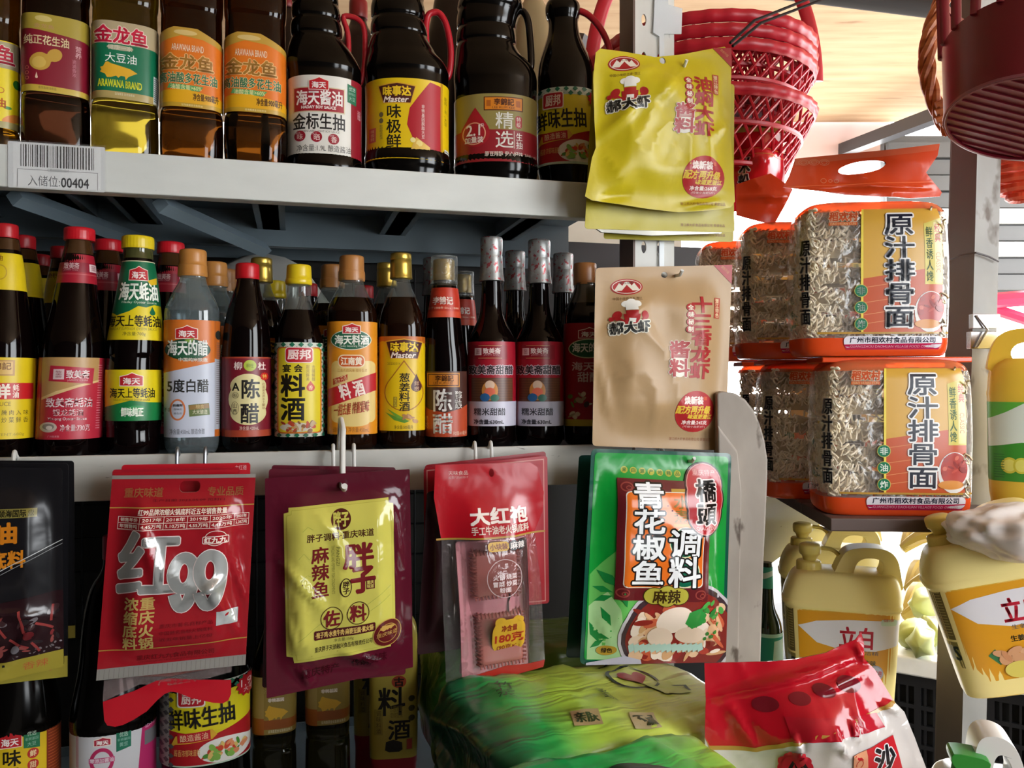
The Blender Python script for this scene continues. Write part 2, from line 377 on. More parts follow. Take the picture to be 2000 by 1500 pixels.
# ---------------------------------------------------------------- sachets and bags
class Sheet:
    """a flat package hung or laid in the plane through px,py; quad = its four photo corners TL,TR,BR,BL; artwork drawn 0..W, 0..H"""
    def __init__(s, name, label, cat, quad, W, H, d=None, t=None, thick=.012, wr=.003, seed=0, tilt=0., group=None, fr=9, yaw=None, edge=.10, seal=0.04, crease=()):
        s.W, s.H, s.th, s.wr, s.seed, s.fr, s.edge, s.seal, s.crease = W, H, thick, wr, seed, fr, edge, seal, crease
        cx = sum(p[0] for p in quad)/4; cy = sum(p[1] for p in quad)/4
        if t is None: X, t, _ = rk(cx, d); yaw = YAW if yaw is None else yaw
        else: X = (cx-CX)/F*t; yaw = yaw or 0.
        u = (cx-CX)/F; k = math.cos(yaw)-u*math.sin(yaw); s.q = [((x-cx)*t/F/k, -(y-cy)*t/F) for x, y in quad]
        s.root = thing(name, label, cat, (X, t, zz(cy, t)), 0, group); s.root.rotation_euler = (tilt, 0, yaw)
    def flat(s, x, y):
        u, v = x/s.W, y/s.H; a, b, c, d = s.q
        return ((a[0]*(1-u)+b[0]*u)*(1-v)+(d[0]*(1-u)+c[0]*u)*v, (a[1]*(1-u)+b[1]*u)*(1-v)+(d[1]*(1-u)+c[1]*u)*v)
    def bulge(s, x, y):
        u, v = x/s.W, y/s.H; e = s.edge
        def sm(t): t = max(0., min(1., t)); return t*t*(3-2*t)
        def seal(t): return sm((min(t, 1-t)-s.seal)/max(e*2.2, .01))
        f = seal(u)*seal(v)*(.75+.25*math.sin(math.pi*u)*math.sin(math.pi*v)); px, pz = s.flat(x, y)
        g = sm(min(u, 1-u)*14+.25)*sm(min(v, 1-v)*14+.25)
        n1 = noise.noise(Vector((px*s.fr*1.6, pz*s.fr, s.seed*3.1))); n2 = noise.noise(Vector((px*s.fr*4+3, pz*s.fr*3.2, s.seed*1.7)))
        r = abs(noise.noise(Vector((px*s.fr*1.9+pz*s.fr*.8, pz*s.fr*1.1-px*s.fr*.5, s.seed+9.))))
        w = s.wr*(n1*.9+n2*.35+(.35-min(r, .35))*2.2*(.3+.7*f))*g*(.35+.65*f)
        for x0, y0, x1, y1, hgt, wd in s.crease:      # drawn folds
            dx, dy = x1-x0, y1-y0; q = max(0, min(1, ((x-x0)*dx+(y-y0)*dy)/(dx*dx+dy*dy))); ds = math.hypot(x-x0-q*dx, y-y0-q*dy)
            w += hgt*math.exp(-(ds/wd)**2)*math.sin(math.pi*max(.03, min(.97, q)))
        return s.th*f, w
    def pos(s, x, y, off, back=False):
        f, w = s.bulge(x, y); px, pz = s.flat(x, y)
        return Vector((px, -(f+w+.0004+off) if not back else f*.3-w*.9+.0004, pz))
    def warp(s, x, y, off, back=False):
        h = 1.2; p = s.pos(x, y, 0, back); a = s.pos(x+h, y, 0, back)-p; b = s.pos(x, y+h, 0, back)-p
        n = b.cross(a).normalized() if not back else a.cross(b).normalized()
        return p+n*off, n
    def make(s, name, outline, base, ops=(), step=9, gloss=.3, coat=0., holes=(), parent=None, lift=0., closed=True, clip=True, back=None, crink=.12):
        a = Art(gloss, coat, crink); outline = outline or rr(0, 0, s.W, s.H, 6)
        a.poly([outline]+list(holes), base); a.run(ops)
        if clip: a.clip(min(p[0] for p in outline)+.01, min(p[1] for p in outline)+.01, max(p[0] for p in outline)-.01, max(p[1] for p in outline)-.01)
        nx, ny = max(1, round(s.W/step)), max(1, round(s.H/step)); cx, cy = frange(0, s.W, nx)[1:-1], frange(0, s.H, ny)[1:-1]
        a.cut(cx, cy); mb = MB(); a.emit(mb, lambda x, y, l: s.warp(x, y, lift+l*LS+(.00035 if l else 0)))
        if closed:
            b = Art(gloss); b.poly([outline]+list(holes), back or base)
            if clip: b.clip(min(p[0] for p in outline)+.01, min(p[1] for p in outline)+.01, max(p[0] for p in outline)-.01, max(p[1] for p in outline)-.01)
            b.cut(cx, cy); bm = b.bm; bmesh.ops.remove_doubles(bm, verts=bm.verts[:], dist=1e-4); vs, ns, fs, mi = [], [], [], []
            bm.verts.index_update(); N = len(bm.verts); k = mb.slot(mat(back or base, gloss) if isinstance(back or base, str) else (back or base))
            for v in bm.verts: p, n = s.warp(v.co.x, -v.co.y, 0, True); vs.append(p); ns.append(n)
            for v in bm.verts: p, n = s.warp(v.co.x, -v.co.y, 0, False); vs.append(p); ns.append(n)
            for f in bm.faces: fs.append(tuple(v.index for v in f.verts)[::-1])
            for ed in bm.edges:
                if len(ed.link_faces) == 1:
                    lp = ed.link_loops[0]; i, j = lp.vert.index, lp.link_loop_next.vert.index; fs.append((i+N, i, j, j+N))
            mb.add(vs, fs, [k]*len(fs), ns); bm.free()
        return mb.build(name, parent or s.root)
def house(x0, y0, x1, y1, txt='海天', col='#b81c24'):
    w, h = x1-x0, y1-y0; o = 1.4
    def hp(d): return [(x0-d, y1+d), (x0-d, y0+h*.30-d), (x0+w*.32, y0+h*.16-d), (x0+w*.52, y0-d*1.3), (x0+w*.75, y0+h*.16-d), (x1+d, y0+h*.27-d), (x1+d, y1+d)]
    return [P(hp(o), '#e8d8c8'), P(hp(0), col), T(txt, x0+w*.13, y0+h*.38, x1-w*.13, y1-h*.1, '#f0e6e0', b=.5)]
def checker(x0, y0, x1, y1, s, c='#1d6a4c', diag=True):
    o = []
    for i in range(int((x1-x0)/s)+1):
        for j in range(int((y1-y0)/s)+1):
            cx, cy = x0+(i+.5)*s, y0+(j+.5)*s
            if (i+j) % 2 == 0: o.append(P([(cx-s*.6, cy), (cx, cy+s*.6), (cx+s*.6, cy), (cx, cy-s*.6)], c))
    return o
def burst(cx, cy, r, c, n=14): return P([(cx+(r if i % 2 else r*.8)*math.cos(math.pi*i/n), cy+(r if i % 2 else r*.8)*math.sin(math.pi*i/n)) for i in range(2*n)], c)
def drop(cx, cy, r, top, c, n=20):
    p = [(cx+r*math.cos(math.radians(a)), cy+r*math.sin(math.radians(a))) for a in frange(-35, 215, n)]
    return P([(cx, top)]+[(cx+(x-cx), y) for x, y in p], c)
def nine(x0, y0, x1, y1, w, col, oc, ow):
    W, H = x1-x0, y1-y0; cx, cy, rx, ry = x0+W*.5, y0+H*.34, W*.5, H*.34
    def tail(ww): return [L([(cx+(rx-w/2)*math.cos(a), cy+(H*.66-w/2)*math.sin(a)) for a in frange(0, math.pi*.80, 16)], ww, col if ww == w else oc)]
    return [E(cx, cy, rx+ow, ry+ow, oc, hole=w+2*ow), tail(w+2*ow), E(cx, cy, rx, ry, col, hole=w), tail(w)]
def fish(x0, y0, x1, y1, c):
    w, h = x1-x0, y1-y0; q = [(0, .35), (.08, .3), (.14, .05), (.2, .0), (.3, .1), (.5, .18), (.8, .3), (1, .52), (.9, .62), (.75, .8), (.68, 1), (.66, .8), (.55, .78), (.48, .92), (.42, .8), (.3, .92), (.18, .95), (.13, .75), (.05, .68), (.0, .62), (.04, .5)]
    return [P([(x0+a*w, y0+b*h) for a, b in q][::-1], c)]
def blobs(seed, n, x0, y0, x1, y1, cols, r0, r1):
    g = random.Random(seed); o = []
    for _ in range(n):
        o.append(E(g.uniform(x0, x1), g.uniform(y0, y1), g.uniform(r0, r1), g.uniform(r0*.5, r1*.6), g.choice(cols), rot=g.uniform(-80, 80), n=12))
    return o
def trapezoid_mark(x0, y0, x1, y1):
    w, h = x1-x0, y1-y0; c = '#4a1a16'
    return [P([(x0, y0+h*.08), (x0+w*.5, y0-h*.04), (x1, y0+h*.1), (x1-w*.13, y1), (x0+w*.13, y1-h*.02)], '#d8a030'), P([(x0+2, y0+h*.08+2), (x0+w*.5, y0-h*.04+2), (x1-2, y0+h*.1+2), (x1-w*.13-1.5, y1-2), (x0+w*.13+1.5, y1-2-h*.02)], c),
            T('味事达', x0+w*.14, y0+h*.15, x1-w*.14, y0+h*.62, '#f0c828', b=.9), T('Master', x0+w*.17, y0+h*.65, x1-w*.2, y0+h*.93, '#f0e0d0', b=.5, sk=.25)]
# ================================================================ setting
def st(o, k='structure'): o['kind'] = k; return o
PLY = grime('plywood', '#b89470', '#d0b08c', 4, .3, .75, .8, (1, 7, 1), c2='#8a6444', s2=5, lo2=.66, hi2=.8)
m_ = MB(); m_.box(-3.2, -1.6, 2.30, 1.95, 2.86, 2.318, PLY); st(m_.build('ceiling'))
m_ = MB(); m_.box(-3.2, -1.6, -.02, 1.95, 3.0, 0, grime('concrete', '#2c2a28', '#3c3936', 4, .3, .7, .8)); st(m_.build('floor'))
PAVE = grime('pavement', '#b5b1aa', '#cac6be', 2, .3, .7, .8)
m_ = MB(); m_.box(1.95, -3.5, -.03, 7.5, 9.0, -.005, PAVE); m_.box(-3.2, 3.0, -.03, 1.95, 9.0, -.005, PAVE); m_.box(-3.2, -6, -.03, 7.5, -1.6, -.005, PAVE); st(m_.build('pavement'))
SP_ = grime('side plaster', '#3c3935', '#4a4742', 2, .3, .7, .8); m_ = MB()
for q_ in ((-1.6, 0, -.9, 2.3), (.25, 0, 1.15, 2.3), (-.9, 0, .25, 1.1)): m_.box(1.95, q_[0], q_[1], 1.99, q_[2], q_[3], SP_)
st(m_.build('wall_side_shield', smooth=False))  # unseen side wall, added to keep daylight off the rack
m_ = MB(); m_.box(-3.24, -1.6, 0, -3.2, 3.3, 2.3, grime('plaster', '#3a3733', '#4a4742', 3, .3, .7, .8)); st(m_.build('wall_left'))
m_ = MB(); m_.box(-3.2, 3.0, 0, .62, 3.04, 2.3, grime('back plaster', '#8f887c', '#a9a295', 2, .3, .7, .8)); st(m_.build('wall_back'))
FP_ = 0
m_ = MB(); m_.box(1.35, -1.64, 0, 1.95, -1.6, .95, '#34312e'); m_.box(-3.2, -1.64, 0, 1.35, -1.6, 2.3, grime('front plaster', '#2e2b28', '#3c3935', 2, .3, .7, .8)); st(m_.build('wall_front_unseen', smooth=False))  # unseen front wall, its gap shaped to let daylight onto the noodle packs
# pale fascia board under the ceiling edge, and the sloping rafter beyond it
m_ = MB(); m_.box(.40, 2.87, 2.17, 1.32, 2.89, 2.36, grime('fascia', '#e3c3bf', '#f0d8d2', 3, .3, .7, .6)); st(m_.build('trim_1'))
m_ = MB(); a_, b_ = at(1618, 304, 2.95), at(1900, 198, 2.35); m_.tube([a_, b_], .028, '#55555a', n=4); st(m_.build('trim_2', smooth=False))
m_ = MB(); a_, b_ = at(1480, -28, 1.787), at(2080, 50, 1.988); m_.tube([a_, b_], .022, mat('#1c1614', .85), n=10); st(m_.build('trim_3'))
# grey slatted wall across the lane
WM = grime('shutter grey', '#4e4d4c', '#5d5c5a', 3, .3, .7, .5)
m_ = MB(); x0_, x1_ = .79*2.6*.62, 3.6
for i in range(9):
    z = 1.70+i*.055; y_ = 2.72+(.012 if i % 2 else 0)
    m_.box(1.25, y_, z, x1_, y_+.02, z+.049, '#c9c9c6' if i in (2, 4) else WM)  # two slats coloured paler for the light they catch
m_.box(1.25, 2.75, 1.68, x1_, 2.78, 2.22, WM); st(m_.build('wall_right', smooth=False))
# ================================================================ rack
PAINT = grime('rack paint', '#c6c8c3', '#d3d5d0', 6, .3, .6, .42, (1, 3, 3), c2='#5d5348', s2=55, lo2=.74, hi2=.78)
PAINT2 = grime('worn rack paint', '#a3a29b', '#b8b7b0', 9, .3, .6, .5, (1, 3, 3), c2='#4a4038', s2=38, lo2=.69, hi2=.74)
STEEL = grime('shelf steel', '#5d6b74', '#75848d', 5, .3, .7, .45)
rack = thing('shelving_rack', 'white steel shelving rack carrying the rows of sauce bottles', 'rack'); rack.matrix_world = RACK
SL, SR = rk(-330)[2], rk(1236)[2]; ZU0, ZU1, ZL0, ZL1, ZB = 1.6096, 1.6556, 1.265, 1.316, .82
DEP = .40
def shelf(name, z0, z1, paint, lab):
    m = MB(); m.box(SL, 0, z0, SR, .004, z1, paint)                            # front lip
    m.box(SL, .004, z0, SR, .022, z0+.003, paint); m.box(SL, .004, z1-.007, SR, DEP, z1-.004, STEEL)    # turned edge, deck
    o = m.build(name, rack, smooth=False, bevel=.0012); o['label'] = lab
    k = 0
    for px in (-200, 60, 212, 520, 815, 1080):
        s0 = rk(px)[2]; b = MB(); T_ = Matrix.Translation((s0, .01, 0)) @ Matrix.Rotation(math.radians(0), 4, 'Z')
        b.box(-.012, 0, z1-.034, .012, DEP-.02, z1-.007, STEEL, T_); b.box(-.02, 0, z1-.034, .02, DEP-.02, z1-.031, STEEL, T_)
        b.build('shelf_rib', o, smooth=False)
    b = MB(); b.box(SL, DEP-.14, z0-.012, SR, DEP-.12, z1-.007, STEEL); b.build('cross_beam', o, smooth=False)
    b = MB(); b.box(SL, DEP-.004, z0-.012, SR, DEP, z1+.01, STEEL); b.build('rear_edge', o, smooth=False)
    return o
up = shelf('shelf', ZU0, ZU1, PAINT, 'upper shelf with broad white lip'); lo = shelf('shelf', ZL0, ZL1, PAINT2, 'lower shelf with grimy white lip')
bo = shelf('shelf', ZB-.05, ZB+.004, PAINT2, 'bottom shelf')
for z, sh in ((ZL1, up),):
    for i, px in enumerate((10, 305)):      # diagonal braces seen below the upper deck
        b = MB(); s0 = rk(px)[2]; b.tube([(s0, .03, ZU0-.004), (s0+.11, .25, ZU0-.02)], .011, STEEL, n=4); b.build('brace', sh, smooth=False)
# slotted upright
def slotted(x0, x1, z0, z1, y0, y1, cols, pitch, m, mb, hw=.0035, hh=.008):
    z = z0
    while z < z1-1e-6:
        zt = min(z+pitch, z1); hs = []
        for c in cols:
            x = x0+(x1-x0)*c; q = ell(x, (z+zt)/2, hw, hh, 14); hs.append(q[::-1])
        mb.prism([[(x0, z), (x1, z), (x1, zt), (x0, zt)]]+(hs if zt-z > .9*pitch else []), y0, y1, m); z = zt
POST = grime('post paint', '#c9c6bd', '#d8d6cf', 14, .3, .6, .5, (1, 1, .6), c2='#57483b', s2=26, lo2=.63, hi2=.70)
b = MB(); p0, p1 = rk(1240)[2], rk(1316)[2]; slotted(p0, p1, 0, 2.29, -.001, .0015, (.22, .62), .05, POST, b); b.build('upright', rack, smooth=False)
b = MB(); b.box(p0-.003, -.001, 0, p0, .045, 2.29, grime('brown post side', '#5b4438', '#6d5648', 6)); b.build('upright_flange', rack, smooth=False)
b = MB(); slotted(rk(-322)[2], rk(-322)[2]+.05, 0, 2.29, .3985, .401, (.3, .7), .05, POST, b); b.build('upright', rack, smooth=False)
b = MB(); b.tube([(rk(1190)[2], .38, 1.70), (rk(1190)[2]+.07, .30, 1.98)], .017, '#4f4039', n=4); b.build('strut', rack, smooth=False)
wm = MB(); BLK = mat('#2a2b2d', .4, .6)
for i in range(int((SR-SL-.05)/.052)+1): s0 = SL+.04+i*.052; wm.tube([(s0, DEP+.006, ZB), (s0, DEP+.006, ZU0-.02)], .0016, BLK, n=5)
for i in range(15): z = ZB+.02+i*.052; wm.tube([(SL, DEP+.0095, z), (SR, DEP+.0095, z)], .0016, BLK, n=5)
wm.build('wire_mesh_back', rack)
b = MB(); b.box(SL, DEP+.03, ZB-.1, .80, DEP+.04, ZU0+.045, grime('shade black', '#0c0b0b', '#141312', 3)); b.build('shade_sheet', rack, smooth=False)  # added near-black sheet standing for the shade behind the shelves
# shelf-edge price ticket
t_ = thing('shelf_ticket', 'white paper ticket with a barcode on the upper shelf lip', 'ticket'); X_, t0, s0 = rk(112); t_.matrix_world = RACK @ Matrix.Translation((s0, -.0008, zz(327, t0)))
k_ = t0/F/(math.cos(YAW)+.888*math.sin(YAW)*.5)
def tick(x, y, l): return Vector(((x-112)*t0/F/1.10, -.0002-l*LS, -(y-327)*t0/F)), Vector((0, -1, 0))
a = Art(.5); m = MB(); g_ = random.Random(3); bars = []
x = 42
while x < 184: wv = g_.choice((1.2, 1.8, 2.6, 3.4)); bars.append(R(x, 286, x+wv, 329, '#3c3a3a')); x += wv+g_.choice((1.4, 2., 2.8))
a.poly([rr(18, 282, 206, 371, 3)], '#c9cbcb'); a.run([R(28, 284, 198, 368, '#d8d9d8')]+bars+[T('CB00000404', 93, 331, 135, 337, '#6c6c6c'), R(36, 334, 192, 335, '#77777a'), R(36, 334, 37, 368, '#77777a'), R(191, 334, 192, 368, '#77777a'), T('入储位:', 56, 345, 118, 366, '#55575a'), T('00404', 120, 347, 174, 366, '#2b2d30', b=.5)])
a.emit(m, tick); m.build('ticket_print', t_)
a = Art(.15); m = MB(); a.poly([rr(14, 279, 209, 373, 4)], film('ticket sleeve', alpha=.05)); a.emit(m, lambda x, y, l: tick(x, y, 7)); m.build('clear_sleeve', t_)
# ================================================================ upper row
UZ, MZ = ZU1-.0034, ZL1-.0034
def oil(col): return mat(col, .04, trans=1., ior=1.36)
DARK = mat('#0b0706', .09); PET = mat('#060403', .12, spec=.35)
def fishoil(kind, px, base, lab, lcol, ops, y0, y1, w, d=.062):
    b = Bottle('oil_bottle', lab, 'oil bottle', px, UZ, d, e=3.6, dr=.95, group='cooking oil bottles on the upper shelf')
    pts = [(-150, px-14, px+14), (-112, px-16, px+16), (-100, px-30, px+30), (-55, px-w+4, px+w-4), (-30, px-w, px+w), (y0-30, px-w, px+w), (y0-16, px-w+3, px+w-3), (y0-5, px-w+2, px+w-2), (y1+4, px-w+2, px+w-2), (y1+12, px-w+5, px+w-5), (y1+22, px-w, px+w), (300, px-w, px+w), (318, px-w+2, px+w-2)]
    b.body(pts, [(-200, oil(base))]); b.label('label', y0, y1, lcol, ops, gloss=.3, wrap=120, lift=.0008)
    b.cap(-176, -140, px-20, px+20, '#d0a83a'); return b
ar = ('#c9b89a')
b = fishoil('y', -22, '#5a3a06', 'cooking oil bottle with a yellow label, at the far left end of the upper shelf', '#e8cf12', [R(-100, 76, 60, 128, '#a89a78'), T('金龙鱼', -92, 84, 27, 120, '#c01838', b=1.2, o='#e8dcd0'), E(32, 155, 8, 9, '#2f7a2c'), E(14, 205, 8, 3, '#3f8a34'), T('BRAND', -50, 166, 8, 178, '#c26a18'), T('调和油', -60, 188, 10, 206, '#c85a14', b=.6), E(24, 225, 22, 8, '#e08a3a', rot=-20), R(-100, 233, 60, 247, '#a89a60')], 74, 246, 64)
b = fishoil('m', 110, '#180803', 'dark oil bottle with a maroon label showing a golden peanut', '#7d1428', [P([(30, 32), (185, 32), (185, 74), (140, 70), (30, 60)], '#a08c34'), P([(30, 170), (190, 172), (190, 184), (30, 184)], '#c0a440'), E(86, 42, 16, 6, '#c4b06a'), T('金龙鱼', 68, 52, 106, 60, '#b08060'), T('纯正花生油', 50, 74, 134, 92, '#e0cfa0', b=.5),
    E(107, 110, 15, 12, '#b8913a', rot=-30), E(80, 125, 20, 17, '#b8913a', rot=-20), E(78, 127, 13, 11, '#c8a650', rot=-20), E(96, 117, 9, 8, '#b8913a'), drop(73, 156, 2.5, 146, '#d8b8a0'), [E(56, y, 3.4, 3.4, '#c06a58', hole=1.) for y in (138, 148, 158)], T('营养', 146, 84, 158, 108, '#d09aa0', v=True), T('滴滴香浓', 140, 112, 148, 146, '#b86a78', v=True), T('金龙鱼粮油食品', 76, 173, 110, 178, '#7d6a30')], 32, 183, 68, d=.058)
b = fishoil('g', 245, '#554812', 'pale clear oil bottle with a green label and a golden fish', '#0b6a48', [R(170, 46, 330, 90, '#ab9a78'), T('金龙鱼', 188, 56, 286, 88, '#c41a3c', b=1.2, o='#e6d2c4', ow=1.4), E(235, 97, 25, 5, '#a8a488'), T('健康一家', 212, 92, 258, 102, '#d0c8b0'), T('大豆油', 207, 108, 266, 126, '#e8ece4', sp=1.3), fish(198, 126, 268, 158, '#d8a428'), T('ARAWANA BRAND', 194, 160, 276, 174, '#cfd02c', b=.5), R(170, 182, 330, 196, '#a8935a'), T('益海嘉里 金龙鱼粮油', 225, 184, 262, 189, '#d8d0b0'), R(298, 140, 309, 194, '#c8d0cc'), [R(299, y, 308, y+1.6, '#50606a') for y in range(144, 192, 4)]], 46, 196, 66)
def orange_label(o, y):
    return [P([(o-66, y+152), (o-66, y+24), (o-30, y+4), (o, y), (o+40, y+14), (o+66, y+32), (o+66, y+152)][::-1], '#d8701c'), P([(o-66, y+30), (o-66, y+10), (o-34, y-2), (o+10, y-2), (o+66, y+24), (o+66, y+34), (o+20, y+18), (o-20, y+14)][::-1], '#b89038'), E(o-12, y+8, 22, 5, '#cdb070'), T('ARAWANA BRAND', o-38, y+31, o+22, y+44, '#e8d8b8'), T('金龙鱼', o-56, y+50, o+40, y+80, '#a0702c', b=1., o='#e6b87a'),
            T('高油酸多花生油', o-60, y+86, o+47, y+106, '#2a7050', b=.4, o='#e8c890', ow=.8), P([(o-42, y+108), (o+22, y+110), (o+14, y+120), (o-46, y+117)][::-1], '#5a9a5c'), T('油酸含量>60%', o-40, y+109, o+18, y+119, '#e8e0a0'), P([(o-66, y+122), (o-10, y+118), (o+66, y+130), (o+66, y+152), (o-66, y+152)][::-1], '#d8a018'), T('净含量:900毫升', o+2, y+124, o+50, y+138, '#4a2a12', b=.3), R(o-66, y+144, o+66, y+152, '#b8902c'), T('益海嘉里金龙鱼粮油', o-20, y+146, o+20, y+150, '#e8d8a0')]
b = fishoil('o', 375, '#301602', 'amber oil bottle with an orange label, next to the green-labelled bottle', None, orange_label(375, 60), 58, 212, 62)
b = fishoil('o', 499, '#301602', 'amber oil bottle with an orange label, beside the white-labelled soy sauce jug', None, orange_label(499, 70), 68, 222, 61)
# soy sauce jugs
def jug(xc, lab, pts, d=.066, e=2.3, mat_=PET, dr=.85, name='soy_sauce_jug'):
    b = Bottle(name, lab, 'soy sauce jug', xc, UZ, d, e=e, dr=dr); b.body(pts, [(-200, mat_)], n=56); return b
J1 = jug(634, 'large soy sauce jug with a white and red label', [(-75, 598, 632), (-55, 596, 634), (-45, 592, 640), (-20, 582, 652), (-6, 572, 660), (8, 570, 662), (15, 572, 660), (22, 569, 664), (40, 570, 666), (46, 573, 663), (52, 568, 668), (72, 568, 670), (80, 571, 668), (88, 567, 675), (108, 562, 690), (125, 560, 700), (142, 560, 708), (150, 563, 706), (312, 563, 706), (320, 560, 708), (340, 560, 710), (352, 564, 706)])
J1.tube('handle', [(668, 30), (678, 26), (700, 30), (713, 45), (714, 90), (712, 130), (706, 158), (694, 160), (684, 150), (681, 120), (681, 60)], 5.5, '#a81a24', closed=True)
J1.cap(-100, -62, 598, 632, '#b81c24')
J1.label('label', 150, 312, '#d9d5cc', [R(684, 140, 720, 320, '#8c1626'), T('酱', 696, 205, 703, 224, '#c08a90'), house(606, 155, 641, 178), R(576, 173, 672, 222, '#cdbf9c'), R(578, 175, 670, 220, '#9c1a28'), house(606, 155, 641, 178), T('海天酱油', 582, 180, 667, 208, '#efe6e0', b=.8), T('HADAY SOY SAUCE', 591, 210, 655, 215.5, '#eadcd4', b=.4), T('金标生抽', 575, 224, 672, 255, '#221d1c', b=.6), T('GOLDEN LABEL LIGHT SOY SAUCE', 582, 257, 662, 261, '#55504c'),
    [[E(x, y, 10.5, 10.5, '#96192a'), T(c, x-5, y-4, x+6, y+7, '#ead8d0'), T(s, x-8, y-8, x+1, y-4, '#d8b0b0')] for x, y, c, s in ((588, 268, '味', '甄选'), (619, 270, '晒', '真正'), (651, 273, '香', '特级'))], T('净含量:1.9L 酿造酱油', 582, 285, 684, 298, '#3a3634'), P([(677, 160), (694, 164), (694, 200), (677, 196)][::-1], '#1c6a4a'), T('优选', 680, 165, 692, 173, '#c8dcd0'), T('非转基因', 679, 176, 692, 181, '#9cc0ac'), T('大豆', 680, 184, 692, 192, '#9cc0ac')])
J2 = jug(796, 'large soy sauce jug with a yellow label and a red side handle', [(-70, 750, 792), (-45, 742, 802), (-22, 732, 818), (-4, 726, 828), (6, 728, 826), (20, 724, 830), (40, 725, 830), (44, 728, 826), (52, 724, 832), (72, 724, 836), (76, 727, 834), (84, 723, 838), (104, 718, 850), (112, 718, 855), (130, 714, 872), (148, 712, 878), (156, 715, 876), (304, 715, 876), (312, 712, 879), (330, 712, 880), (345, 718, 874)])
J2.tube('handle', [(834, 30), (842, 22), (858, 20), (872, 40), (882, 90), (880, 135), (872, 154), (858, 142), (842, 124), (834, 100), (831, 60)], 6.5, '#b01826', closed=True)
J2.cap(-96, -58, 748, 794, '#b01826')
J2.label('label', 156, 312, '#dcb90c', [P([(838, 160), (860, 164), (858, 306), (832, 295), (806, 272), (795, 246), (800, 214), (818, 188)], '#a81826'), R(858, 150, 862, 320, '#b8860c'), T('非转基因脱脂大豆', 822, 206, 828, 272, '#e8d0c8', v=True), trapezoid_mark(741, 166, 812, 206), T('味极鲜', 757, 208, 784, 292, '#1d1614', b=.5, v=True), P([(800, 300), (812, 270), (838, 288), (836, 302)], '#d8b050'), E(806, 276, 5, 5, '#e8d890'), E(818, 282, 6, 6, '#e6d080'), E(812, 289, 5, 5, '#d8b048'),
    E(747, 226, 4, 5, '#6a5a38'), E(747, 238, 4, 5, '#6a5a38'), T('鲜甜酿造酱油', 744, 246, 750, 274, '#7a6430', v=True), R(724, 250, 737, 278, '#c05a48'), T('味极鲜', 727, 253, 734, 275, '#e8c890', v=True), T('净含量:1.9升', 716, 292, 739, 303, '#50401c'), T('配料:水、大豆', 866, 180, 871, 236, '#6a5618', v=True), R(866, 284, 876, 310, '#d8d8d0'), [R(867, y, 875, y+1.5, '#444') for y in range(287, 309, 4)]])
J3 = jug(968, 'large soy sauce jug with a khaki and red label and a black moulded handle', [(-60, 925, 972), (-40, 915, 990), (-15, 905, 1005), (5, 896, 1020), (20, 893, 1022), (28, 895, 1016), (38, 892, 1012), (58, 892, 1008), (62, 895, 1006), (70, 891, 1008), (88, 891, 1009), (92, 894, 1007), (100, 890, 1010), (115, 889, 1020), (132, 888, 1038), (150, 886, 1047), (165, 886, 1049), (180, 888, 1048), (312, 888, 1048), (322, 886, 1050), (345, 887, 1050), (358, 892, 1045)])
J3.tube('handle', [(1010, 22), (1022, 20), (1032, 38), (1036, 80), (1038, 125), (1034, 140)], 7, '#0b0706', rough=.12)
J3.cap(-85, -50, 925, 972, '#b08a2c')
J3.label('label', 186, 318, '#8f8046', [R(870, 256, 1060, 330, '#8e1a24'), R(946, 192, 1019, 219, '#5a2c14'), R(948, 194, 1017, 217, '#d07c1c'), T('李錦記', 965, 196, 1002, 209, '#4a2210', b=.5), T('LEE KUM KEE', 962, 211, 1004, 215.5, '#5a3010'), R(951, 199, 959, 211, '#a85a18'), R(1006, 199, 1014, 211, '#a85a18'), T('精', 968, 222, 1001, 254, '#eae6dc', b=.3), T('选', 968, 259, 1001, 291, '#eae6dc', b=.3), R(1005, 228, 1017, 252, '#a81c28', r=5), T('特级', 1007, 230, 1015, 250, '#e8d8cc', v=True), R(1002, 258, 1003, 292, '#d8c8b8'), T('生抽', 1006, 261, 1018, 292, '#eae0d6', v=True),
    drop(930, 262, 27, 212, '#a01a24'), E(928, 263, 22, 22, '#d89a78', hole=2.2), T('2.1', 914, 246, 939, 267, '#f0e4dc', b=.6), T('升', 940, 244, 947, 252, '#f0e4dc'), T('加量装', 911, 269, 945, 281, '#ecdcd0', b=.3), T('原豆醇酿 安心好味', 948, 298, 1019, 308, '#e6d6c8', b=.2), T('净含量:2.1升', 1022, 299, 1044, 308, '#d8c0b0')])
